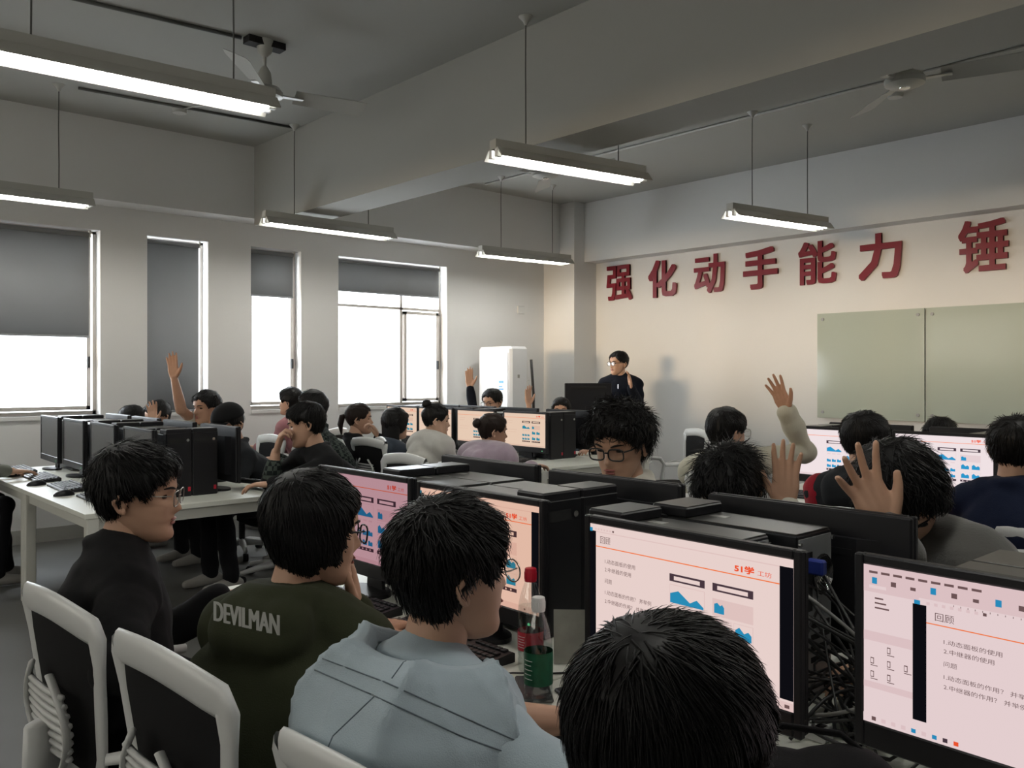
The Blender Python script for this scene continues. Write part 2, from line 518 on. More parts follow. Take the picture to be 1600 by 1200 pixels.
lamp((-7.2, .75), (-7.19, 2.06), 'lit fluorescent lamp hanging above the leftmost window', wires=(.2, .82))

lamp((-.82, .60), (-.78, 1.90), 'lit fluorescent lamp overhead above the nearest row, above the picture')
lamp((-.82, 3.40), (-.78, 4.65), 'lit fluorescent lamp overhead right of the picture, below the cross beam')
lamp((-.85, 6.10), (-.78, 7.35), 'lit fluorescent lamp at the front, right of the picture')

# ceiling fans
def fan(x, y, z, rz, label, R=.70):
    r = empty('ceiling_fan', (x, y, z), rz, label, 'fan', 'ceiling fans')
    MB().lathe([(.02, -.05), (.07, -.048), (.115, -.03), (.12, 0), (.1, .028), (.05, .04), (.03, .05)], 26).build('motor', M['fan'], r, 40)
    MB().lathe([(.045, .045), (.05, .06), (.042, .13), (.018, .17)], 18).build('rod_cover', M['fan'], r, 40)
    MB().cyl((0, 0, .15), .012, ZC - z - .15, 10).build('down_rod', M['fan'], r, True)
    MB().lathe([(.015, -.11), (.045, -.08), (.06, -.005), (.06, 0)], 18, c=(0, 0, ZC - z)).build('ceiling_cup', M['fan'], r, 40)
    MB().lathe([(.001, -.056), (.03, -.054), (.034, -.046)], 16).build('motor_cap', M['chrome'], r, 40)
    for k in range(3):
        a = k * 2 * math.pi / 3
        bl = MB()
        n = 8; vs = []; fs = []
        for i in range(n + 1):
            s = .20 + (R - .20) * i / n
            w = .055 + .022 * i / n
            if i == n: w *= .86
            for (yy, zz) in ((-w, .028), (0, .002), (w, -.026)):
                vs.append((s, yy, zz)); 
            for (yy, zz) in ((w, -.030), (0, -.002), (-w, .024)):
                vs.append((s, yy, zz))
        for i in range(n):
            for j in range(6):
                j2 = (j + 1) % 6
                fs.append((i * 6 + j, i * 6 + j2, i * 6 + 6 + j2, i * 6 + 6 + j))
        fs.append(tuple(range(6))[::-1]); fs.append(tuple(n * 6 + j for j in range(6)))
        b = MB().add(vs, fs).build('blade', M['fan'], r); b.rotation_euler = (0, 0, a)
        MB().box(.09, .26, -.022, .022, -.012, -.004).build('blade_arm', M['fan'], b)
    return r
fan(-2.28, 5.30, 3.25, math.radians(17), 'ceiling fan hanging at the top right behind the cross beam')
fan(-5.50, 5.37, 3.25, math.radians(18), 'small looking ceiling fan far back below the cross beam')
fan(-5.33, 2.60, 3.32, math.radians(80), 'ceiling fan at the top left partly hidden by the nearest lamp')
MB().box(-.045, .045, -.13, .13, -.045, 0).build('fan_mount', M['dark'], bpy.data.objects['ceiling_fan.002'], loc=(0, 0, ZC - 3.32)).rotation_euler = (0, 0, -math.radians(80))

# cabinet air conditioner
r = empty('air_conditioner', (-7.76, 6.86, 0), 0, 'tall white floor standing air conditioner in the corner by the window', 'air conditioner')
MB().box(-.30, .30, -.14, .15, .04, 1.775, bev=.03).build('cabinet', M['ac_white'], r)
MB().box(-.26, .26, -.15, -.135, .95, 1.70, bev=.006).build('front_door', M['ac_white'], r)
MB().box(-.26, .26, -.15, -.135, .10, .93, bev=.006).build('intake_panel', M['ac_white'], r)
MB().box(-.32, .32, -.17, .17, 0, .045, bev=.01).build('plinth', M['white_plastic'], r)
e = MB().box(.10, .19, -.1525, -.150, 1.17, 1.37)
e.build('energy_label', mat('energy_label_paper', (.72, .78, .82), .5), r)
for i, (z0, z1) in enumerate([(1.34, 1.37), (1.29, 1.305), (1.26, 1.275), (1.20, 1.21)]):
    MB().box(.105, .185 - .02 * (i % 2), -.1545, -.1525, z0, z1).build('energy_label_stripe', M['label_blue'], r)
MB().box(-.06, -.01, -.1525, -.150, 1.372, 1.376).build('name_plate', M['steel'], r)
MB().box(.30, .304, -.03, .0, 1.40, 1.44).build('side_knob', M['desk_edge'], r)
tag(MB().tube([(-7.43, 7.06, .02), (-7.43, 7.06, 1.2), (-7.45, 7.04, 1.62)], .016, 8).build('refrigerant_pipe', M['cable_black'], None, True), 'dark thin pipe rising beside the air conditioner', 'pipe')
# ------------------------------------------------------------------ desks
DZ = 0.73
def desk(x0, x1, y0, y1, label, group='white computer desks'):
    cx, cy = (x0 + x1) / 2, (y0 + y1) / 2
    r = empty('computer_desk', (cx, cy, 0), 0, label, 'desk', group)
    w, d = (x1 - x0) / 2 - .002, (y1 - y0) / 2
    MB().box(-w, w, -d, d, DZ - .028, DZ, bev=.002).build('tabletop', M['desk_top'], r)
    for s in (-1, 1):
        MB().box(-w + .05, w - .05, s * (d - .045) - .015, s * (d - .045) + .015, DZ - .088, DZ - .029).build('apron', M['white_metal'], r)
        MB().box(s * (w - .035) - .015, s * (w - .035) + .015, -d + .05, d - .05, DZ - .088, DZ - .029).build('end_rail', M['white_metal'], r)
    for sx in (-1, 1):
        for sy in (-1, 1):
            x, y = sx * (w - .032), sy * (d - .04)
            MB().box(x - .03, x + .03, y - .03, y + .03, .012, DZ - .029, bev=.004).build('leg', M['white_metal'], r)
    return r
desk(-2.80, -1.43, 1.15, 2.33, 'white desk with the bottles, left half of the nearest row')
desk(-1.43, -.05, 1.13, 2.31, 'white desk under the two nearest monitors at the right')
desk(-6.05, -4.72, 1.32, 2.58, 'white desk at the aisle end of the left window row')
desk(-7.40, -6.05, 1.32, 2.58, 'white desk nearest the window in the left row')
desk(-6.00, -4.65, 4.50, 5.80, 'white desk at the aisle end of the far middle row')
desk(-7.35, -6.00, 4.50, 5.80, 'white desk by the window in the far middle row')
desk(-2.90, -1.52, 4.40, 5.68, 'white desk at the aisle end of the far right row')
desk(-1.52, -.15, 4.40, 5.68, 'white desk at the right edge of the far right row')

# ------------------------------------------------------------------ screens
def S(r, g, b):
    f = lambda c: ((c / 255 + .055) / 1.055) ** 2.4 if c > 10 else c / 255 / 12.92
    return (f(r), f(g), f(b))
SCR_W, SCR_H = .506, .276
def tinted(tag_, bg):
    k = [c / 225.0 for c in bg]
    t = lambda r, g, b: S(min(255, r * k[0]), min(255, g * k[1]), min(255, b * k[2]))
    return [emat('screen_%s_%s' % (tag_, n), c, 0.62) for n, c in (
        ('paper', S(*bg)), ('orange', t(235, 130, 70)), ('blue', t(40, 150, 200)), ('ink', t(105, 90, 90)), ('black', (.004, .004, .006)), ('grey', t(216, 209, 210)), ('red', t(230, 90, 50)), ('dark', t(70, 60, 70)))]
PAPER, ORANGE, BLUE, INK, BLACK, GREY, RED, DARKC = range(8)
class Screen(MB):
    def q(self, x0, y0, x1, y1, mi, ly=1):
        Y = -.0004 * ly; X = lambda a: (a - .5) * SCR_W; Z = lambda a: (1 - a) * SCR_H
        return self.add([(X(x0), Y, Z(y1)), (X(x1), Y, Z(y1)), (X(x1), Y, Z(y0)), (X(x0), Y, Z(y0))], [(0, 1, 2, 3)], mi)
    def poly(self, pts, mi, ly=4):
        Y = -.0004 * ly
        return self.add([((a - .5) * SCR_W, Y, (1 - b) * SCR_H) for a, b in pts], [tuple(range(len(pts)))[::-1]], mi)
    def text(self, s, x0, y0, x1, y1, mi, ly=3, off=.0):
        vs, fs = text_mesh(s, .1, offset=off)
        vs = fit(vs, x0, x1, 0, 1)
        return self.add([((v[0] - .5) * SCR_W, -.0004 * ly, (1 - (y1 + (y0 - y1) * v[1])) * SCR_H) for v in vs], fs, mi)
def chart(s, x0, y0, x1, y1, peaks=((0, .35), (.25, .1), (.6, .75), (.8, .45), (1, .85))):
    p = [(x0 + (x1 - x0) * a, y0 + (y1 - y0) * b) for a, b in peaks]
    s.poly([(x0, y1)] + p + [(x1, y1)], BLUE)
def slide(s, x0, y0, x1, y1, text=True):
    X = lambda a: x0 + (x1 - x0) * a; Y = lambda a: y0 + (y1 - y0) * a
    s.q(X(0), Y(.128), X(1), Y(.137), ORANGE, 2)
    if text:
        s.text('回顾', X(.03), Y(.035), X(.095), Y(.10), INK)
        for t, a, b, yy in (('1.动态面板的使用', .06, .25, .235), ('2.中继器的使用', .06, .225, .31), ('问题', .06, .105, .415), ('1.动态面板的作用？ 并举例', .06, .345, .52), ('2.中继器的作用？ 并举例', .06, .325, .60)):
            s.text(t, X(a), Y(yy), X(b), Y(yy + .042), INK)
    else:
        for a, b, yy in ((.06, .22, .24), (.06, .20, .31), (.06, .32, .52), (.06, .30, .60)):
            s.q(X(a), Y(yy), X(b), Y(yy + .012), GREY, 2)
    s.text('51学', X(.79), Y(.045), X(.885), Y(.108), RED, off=.004)
    s.text('工坊', X(.90), Y(.062), X(.965), Y(.104), RED)
    for a, b in ((.45, .64), (.68, .88)):
        s.q(X(a), Y(.235), X(b), Y(.30), DARKC, 2); s.q(X(a + .025), Y(.252), X(b - .025), Y(.285), PAPER, 3)
        s.q(X(a), Y(.86), X(b), Y(.90), DARKC, 2)
        for k in range(4):
            s.q(X(a + .02 + k * .042), Y(.87), X(a + .032 + k * .042), Y(.89), GREY, 3)
    s.q(X(.45), Y(.325), X(.64), Y(.49), GREY, 2); s.q(X(.453), Y(.33), X(.637), Y(.485), PAPER, 3); chart(s, X(.455), Y(.36), X(.635), Y(.48), )
    for r_, yy in enumerate((.52, .64, .76)):
        for k in range(3):
            if r_ == 0: s.q(X(.46 + k * .062), Y(yy), X(.50 + k * .062), Y(yy + .02), GREY, 2)
            else: chart(s, X(.455 + k * .063), Y(yy), X(.505 + k * .063), Y(yy + .07), ((0, .2), (.3, .05), (.6, .4), (.8, .2), (1, .4)))
    s.q(X(.68), Y(.36), X(.88), Y(.50), GREY, 2); chart(s, X(.69), Y(.385), X(.74), Y(.475), ((0, .2), (.3, .05), (.6, .3), (.8, .15), (1, .4)))
    for yy in (.54, .72):
        for k in range(2):
            s.q(X(.68 + k * .105), Y(yy - .02), X(.775 + k * .105), Y(yy + .12), GREY, 2); s.q(X(.683 + k * .105), Y(yy - .016), X(.772 + k * .105), Y(yy + .116), PAPER, 3)
            chart(s, X(.69 + k * .105), Y(yy), X(.768 + k * .105), Y(yy + .105), ((0, .3), (.25, .05), (.55, .45), (.8, .25), (1, .5)))
def screen_main():
    s = Screen(); s.q(0, 0, 1, 1, PAPER, 0)
    s.q(0, .055, .035, .93, BLACK, 1); s.q(.945, .055, 1, .93, BLACK, 1)
    s.q(.035, .055, .945, .062, GREY, 1); s.q(0, .03, .016, .06, BLUE, 2)
    for k in range(7): s.q(.03 + k * .017, .03, .04 + k * .017, .045, GREY if k < 6 else INK, 2)
    slide(s, .035, .06, .945, .93)
    s.q(0, .945, 1, 1, GREY, 1); s.q(.965, .962, .985, .985, INK, 2); s.q(.89, .965, .90, .98, INK, 2)
    return s
def screen_app():
    s = Screen(); s.q(0, 0, 1, 1, PAPER, 0)
    s.q(0, 0, 1, .15, GREY, 1)
    for k in range(9): s.q(.02 + k * .042, .035, .05 + k * .042, .05, INK, 2)
    for k in range(14): s.q(.03 + k * .066, .075 + .01 * (k % 3), .048 + k * .066, .115, INK if k % 3 else BLUE, 2)
    for k in range(30): s.q(.30 + k * .022, .155, .302 + k * .022, .165, INK, 2)
    s.q(0, .12, .19, .17, GREY, 1); s.q(.02, .125, .08, .145, PAPER, 2)
    for k in range(3): s.q(.04, .20 + k * .03, .07 + .01 * k, .21 + k * .03, INK, 2)
    s.q(0, .42, .19, .48, GREY, 1)
    for r_, c_ in ((0, 1), (1, 0), (1, 1), (1, 2), (2, 0), (2, 1)):
        x, y = .025 + c_ * .058, .50 + r_ * .085
        s.q(x, y, x + .012, y + .04, INK, 2); s.q(x + .002, y + .006, x + .010, y + .034, PAPER, 3); s.q(x, y + .047, x + .025, y + .052, INK, 2)
    s.q(0, .74, .19, .78, GREY, 1)
    s.q(.17, .19, .215, .90, BLACK, 2)
    s.q(.175, .165, .195, .19, BLUE, 3)
    for k in range(8): s.q(.215 + k * .025, .165, .226 + k * .025, .183, GREY if k < 7 else INK, 3)
    slide(s, .215, .195, 1.14 - .0, .93)
    # keep only what lies on the screen
    lim = SCR_W / 2
    s.v = [(min(lim, v[0]), v[1], v[2]) for v in s.v]
    s.q(0, .945, 1, 1, PAPER, 4)
    for k, m in enumerate((INK, GREY, GREY, GREY, BLUE, GREY, BLUE, DARKC, RED)): s.q(.03 + k * .034, .958, .045 + k * .034, .983, m, 5)
    return s
def screen_far():
    s = Screen(); s.q(0, 0, 1, 1, PAPER, 0); slide(s, 0, 0, 1, .96, False); s.q(0, .955, 1, 1, GREY, 1); return s
def screen_off():
    s = Screen(); s.q(0, 0, 1, 1, 0, 0); return s
SCREENS = {'main': screen_main().mesh('screen', tinted('near', (230, 207, 202))),
           'app': screen_app().mesh('screen', tinted('right', (226, 205, 206))),
           'pink': screen_far().mesh('screen', tinted('pink', (178, 138, 146))),
           'peach': screen_main().mesh('screen', tinted('peach', (224, 184, 164))),
           'far': screen_far().mesh('screen', tinted('far', (228, 200, 178))),
           'white': screen_far().mesh('screen', tinted('white', (238, 224, 226))),
           'off': screen_off().mesh('screen', [M['screen_off']])}

# ------------------------------------------------------------------ monitors (front faces -y)
def _monitor_parts():
    P = {}
    b = MB(); w, z0, z1 = .27, .062, .402
    sx, sb, st = SCR_W / 2, .062 + .046, .062 + .046 + SCR_H
    b.box(-w, -sx, -.004, .012, z0, z1, bev=.003); b.box(sx, w, -.004, .012, z0, z1, bev=.003)
    b.box(-sx, sx, -.004, .012, st, z1, bev=.003); b.box(-sx, sx, -.004, .012, z0, sb, bev=.003)
    P['bezel'] = (b.mesh('bezel', M['black_plastic']), None)
    h = MB(); h.box(-w + .002, w - .002, .0115, .028, z0 + .002, z1 - .002, bev=.004)
    # swelling of the back shell
    h.prism([(-.20, .028), (.20, .028), (.15, .046), (-.15, .046)], .11, .34, axis='z')
    h.box(-.14, .14, .046, .0475, .30, .315)
    P['back_shell'] = (h.mesh('back_shell', M['black_plastic']), None)
    s = MB(); s.prism([(-.045, .0), (.045, .0), (.03, .22), (-.03, .22)], .05, .062, axis='y')
    P['stand'] = (s.mesh('stand', M['black_plastic']), None)
    c = MB(); pts = [(.105 * math.cos(a), .02 + .065 * math.sin(a)) for a in [2 * math.pi * k / 28 for k in range(28)]]
    c.prism(pts, 0, .012)
    P['stand_base'] = (c.mesh('stand_base', M['black_plastic']), None)
    l = MB(); l.box(.215, .222, -.0055, -.004, .078, .084)
    P['power_light'] = (l.mesh('power_light', emat('green_led', (.2, .9, .4), .6)), None)
    return P
MONP = _monitor_parts()
def monitor(x, y, rz, kind, label, group='computer monitors'):
    r = empty('computer_monitor', (x, y, DZ), rz, label, 'monitor', group)
    for n, (me, _) in MONP.items():
        link(bpy.data.objects.new(n, me), r)
    s = link(bpy.data.objects.new('screen', SCREENS[kind]), r); s.location = (0, -.001, .108)
    return r
PI = math.pi
G1, G2, G3, G4 = 'monitors of the near row', 'monitors of the left window row', 'monitors of the far middle row', 'monitors of the far right row'
monitor(-2.41, 1.515, 0.02, 'pink', 'monitor with a pink tinted slide, left end of the near row', G1)
monitor(-1.81, 1.50, 0.0, 'peach', 'monitor with a peach slide behind the pale blue hooded student', G1)
monitor(-1.06, 1.42, -0.02, 'main', 'large looking monitor with readable review slide in the foreground centre', G1)
monitor(-.455, 1.475, -0.02, 'app', 'monitor with an editing program at the lower right edge', G1)
monitor(-2.42, 2.08, PI, 'off', 'black monitor back at the left end of the near row, rear side', G1)
monitor(-1.77, 2.03, PI, 'off', 'black monitor back in front of the student with fluffy hair and glasses', G1)
monitor(-1.08, 1.95, PI, 'off', 'wide black monitor back before the student leaning head on hand', G1)
LABL = ['first from the aisle', 'second from the aisle', 'third from the aisle', 'nearest the window']
for i, x in enumerate((-5.20, -5.86, -6.50, -7.12)):
    monitor(x, 1.74, -.03, 'off', 'dark switched off monitor in the left row, ' + LABL[i], G2)
    monitor(x + .02, 2.24, PI, 'off', 'black monitor back on the window row far side, ' + LABL[i], G2)
for i, x in enumerate((-5.30, -5.95, -6.55, -7.10)):
    monitor(x, 4.93, 0, 'far', 'monitor showing the slide in the far middle row, ' + LABL[i], G3)
    monitor(x, 5.47, PI, 'far', 'monitor turned to the front wall in the far middle row, ' + LABL[i], G3)
for i, x in enumerate((-2.52, -1.88, -1.10)):
    monitor(x, 4.84, 0, 'white', 'white slide monitor in the far right row, ' + ['left one beside the raised cream sleeve', 'one beside the navy sweater', 'hidden one at the picture edge'][i], G4)
    monitor(x, 5.36, PI, 'white', 'monitor back to back in the far right row, ' + LABL[i], G4)

# ------------------------------------------------------------------ computer towers (front faces +x)
def _tower_parts():
    P = {}
    L, W, H = .40, .15, .37
    P['case'] = (MB().box(-L / 2, L / 2 - .05, -W / 2, W / 2, .006, H - .004, bev=.003).mesh('case', M['black_case']), None)
    P['lid'] = (MB().box(-L / 2 + .004, L / 2 - .052, -W / 2 + .003, W / 2 - .003, H - .004, H, bev=.001).mesh('lid', M['dark_top']), None)
    f = MB().box(L / 2 - .05, L / 2, -W / 2 - .002, W / 2 + .002, .0, H + .006, bev=.006)
    f.box(L / 2 - .11, L / 2 - .002, -W / 2, W / 2, H - .002, H + .026, bev=.005)
    P['front_panel'] = (f.mesh('front_panel', M['black_plastic']), None)
    P['panel_lid'] = (MB().box(L / 2 - .107, L / 2 - .006, -W / 2 + .004, W / 2 - .004, H + .026, H + .0265).mesh('panel_lid', M['dark_top']), None)
    P['power_button'] = (MB().cyl((L / 2 - .001, .05, .33), .009, .003, 14, axis='x').mesh('power_button', M['chrome']), None)
    P['drive_slot'] = (MB().box(L / 2 - .001, L / 2 + .001, -.065, .03, .315, .345).mesh('drive_slot', M['dark']), None)
    P['badge'] = (MB().box(L / 2 - .001, L / 2 + .0012, .05, .066, .03, .055).mesh('badge', M['red']), None)
    r = MB().box(-L / 2 - .003, -L / 2, -W / 2 + .006, W / 2 - .006, .012, H - .012)
    P['rear_plate'] = (r.mesh('rear_plate', M['steel']), None)
    g = MB()
    for k in range(7):
        g.tube([(-L / 2 - .006, -.03 + (.006 + .006 * k) * math.cos(a), .27 + (.006 + .006 * k) * math.sin(a)) for a in [2 * PI * j / 16 for j in range(17)]], .0013, 4, cap=False)
    P['fan_grille'] = (g.mesh('fan_grille', M['chrome']), None)
    P['fan_hole'] = (MB().cyl((-L / 2 - .0042, -.03, .27), .046, .001, 20, axis='x').mesh('fan_hole', M['dark']), None)
    p = MB().box(-L / 2 - .012, -L / 2 - .002, .03, .065, .20, .33)
    P['port_panel'] = (p.mesh('port_panel', M['black_plastic']), None)
    P['video_plug'] = (MB().box(-L / 2 - .05, -L / 2 - .01, .036, .058, .285, .318, bev=.004).mesh('video_plug', M['blue']), None)
    for k in range(4):
        P['screw_%d' % k] = (MB().cyl((-L / 2 - .009, (-.07, .07)[k % 2], (H - .022, .06)[k // 2]), .005, .006, 8, axis='x').mesh('screw', M['chrome']), 'screw')
        P['slot_%d' % k] = (MB().box(-L / 2 - .0045, -L / 2 - .002, -.06, .02, .08 + .025 * k, .092 + .025 * k).mesh('expansion_slot', M['dark']), 'expansion_slot')
    P['sticker'] = (MB().box(.03, .075, -.02, .005, H, H + .0008).mesh('sticker', M['sticker']), None)
    return P
TOWP = _tower_parts()
FAR_SKIP = ('screw', 'slot', 'fan_grille', 'drive')
def tower(x, y, rz, label, group, near=True):
    r = empty('computer_tower', (x, y, DZ), rz, label, 'computer', group)
    for n, (me, nm) in TOWP.items():
        if not near and n.startswith(FAR_SKIP): continue
        link(bpy.data.objects.new(nm or n, me), r)
    return r
GT = 'computer towers of the near row'
for i, (x, ya, yb, rz, lab) in enumerate([(-2.29, 1.72, 1.875, PI, 'with rear panel in view at the left end'), (-1.855, 1.685, 1.84, 0, 'with front facing right beside the bottles'),
                                    (-1.165, 1.60, 1.78, PI, 'with blue plug behind the main monitor'), (-.42, 1.64, 1.795, 0, 'behind the editing program monitor')]):
    tower(x - (.05 if i == 2 else 0), ya, rz, 'black computer tower ' + lab + ', nearer of its pair', GT)
    tower(x, yb, rz, 'black computer tower ' + lab + ', farther of its pair', GT)
t4 = bpy.data.objects['computer_tower.006']
MB().box(.085, .115, -.05, -.0, .3965, .3975).build('silver_label', M['sticker'], t4)
for i, x in enumerate((-5.21, -5.80, -6.47, -7.08)):
    rz = (0, PI)[i % 2]
    tower(x, 1.912, rz, 'black computer tower in the window row, camera side, ' + LABL[i], 'computer towers of the window row', i == 0)
    tower(x, 2.067, rz, 'black computer tower in the window row, far side, ' + LABL[i], 'computer towers of the window row', i == 0)
for i, x in enumerate((-5.30, -5.92, -6.52, -7.08)):
    rz = (0, PI)[i % 2]
    tower(x, 5.122, rz, 'black computer tower in the far middle row, camera side, ' + LABL[i], 'computer towers of the far middle row', False)
    tower(x, 5.277, rz, 'black computer tower in the far middle row, far side, ' + LABL[i], 'computer towers of the far middle row', False)
for i, x in enumerate((-2.55, -1.88, -1.2)):
    rz = (PI, 0)[i % 2]
    tower(x, 5.022, rz, 'black computer tower in the far right row, camera side, ' + LABL[i], 'computer towers of the far right row', False)
    tower(x, 5.177, rz, 'black computer tower in the far right row, far side, ' + LABL[i], 'computer towers of the far right row', False)

# ------------------------------------------------------------------ keyboards, mice
def _keyboard():
    base = MB().prism([(-.075, 0), (.075, 0), (.075, .022), (.068, .026), (-.072, .012), (-.075, .008)], -.22, .22, axis='x').mesh('keyboard', M['black_plastic'])
    k = MB()
    for r_ in range(6):
        y = .06 - r_ * .0205 - (.006 if r_ > 0 else 0)
        z = .0135 + (y + .072) / .14 * .0135
        x = -.21
        while x < .20:
            w = .0165
            if r_ == 5 and -.09 < x < .02: w = .105
            if not (.072 < x < .082 or .142 < x < .15):
                k.box(x, x + w, y - .008, y + .008, z - .003, z + .004, bev=.0015)
            x += w + .0025
    return base, k.mesh('keys', M['black_case'])
KB = _keyboard()
def keyboard(x, y, rz, label, group='black keyboards', z=DZ, pitch=0.0):
    r = link(bpy.data.objects.new('keyboard', KB[0])); tag(r, label, 'keyboard', group)
    r.location = (x, y, z + .0005); r.rotation_euler = (pitch, 0, rz)
    k = link(bpy.data.objects.new('keys', KB[1]), r); k['kind'] = 'stuff'
    return r
def _mouse():
    b = MB(); n, m = 16, 9; vs = []; fs = []
    for i in range(m + 1):
        s = i / m; y = -.055 + .11 * s
        w = .031 * math.sin(math.pi * (.06 + .88 * s)) ** .45; h = .036 * math.sin(math.pi * (.05 + .86 * s)) ** .6
        for k in range(n):
            a = math.pi * k / (n - 1)
            vs.append((w * math.cos(a), y, max(0, h * math.sin(a) ** .8)))
    for i in range(m):
        for k in range(n - 1):
            fs.append((i * n + k, i * n + k + 1, (i + 1) * n + k + 1, (i + 1) * n + k))
        fs.append((i * n + n - 1, i * n, (i + 1) * n, (i + 1) * n + n - 1))
    fs.append(tuple(range(n))[::-1]); fs.append(tuple(m * n + k for k in range(n)))
    body = MB().add(vs, fs).mesh('computer_mouse', M['black_plastic'], 60)
    wh = MB().cyl((-.004, .03, .028), .008, .008, 12, axis='x').mesh('scroll_wheel', M['desk_edge'])
    return body, wh
MS = _mouse()
def mouse(x, y, rz, label, cable=None):
    r = link(bpy.data.objects.new('computer_mouse', MS[0])); tag(r, label, 'mouse', 'black computer mice')
    r.location = (x, y, DZ + .0005); r.rotation_euler = (0, 0, rz)
    link(bpy.data.objects.new('scroll_wheel', MS[1]), r)
    if cable:
        MB().tube([(0, .05, .008)] + cable, .0022, 6).build('cable', M['cable_black'], r, True)
    return r
keyboard(-2.33, 1.385, .05, 'black keyboard before the pink slide monitor', 'keyboards of the near row')
keyboard(-1.80, 1.36, .02, 'black keyboard beside the pale blue hooded student', 'keyboards of the near row')
keyboard(-1.02, 1.25, .0, 'black keyboard below the main foreground monitor', 'keyboards of the near row')
mouse(-2.00, 1.35, .2, 'glossy black mouse by the hand in the olive sleeve', [(.01, .12, .004), (.05, .17, .003)])
mouse(-1.52, 1.27, .3, 'black mouse with a trailing cable near the bottles', [(.03, .10, .004), (.10, .14, .003), (.14, .17, .003)])
for i, x in enumerate((-5.22, -5.86, -6.50, -7.12)):
    keyboard(x, 1.54, -.03, 'black keyboard in the left row, ' + LABL[i], 'keyboards of the left row')
for i, x in enumerate((-5.55, -6.18, -6.82)):
    mouse(x + .02, 1.43, .1, 'black mouse on the left row desk, ' + LABL[i])
keyboard(-4.98, 2.44, PI + .25, 'black keyboard propped up at the end of the left row', 'keyboards of the left row', DZ + .03, .12)
for i, x in enumerate((-5.30, -5.95)):
    keyboard(x, 4.72, 0, 'black keyboard in the far middle row, ' + LABL[i], 'keyboards of the far rows')
for i, x in enumerate((-2.52, -1.88)):
    keyboard(x, 4.62, 0, 'black keyboard in the far right row, ' + LABL[i], 'keyboards of the far rows')

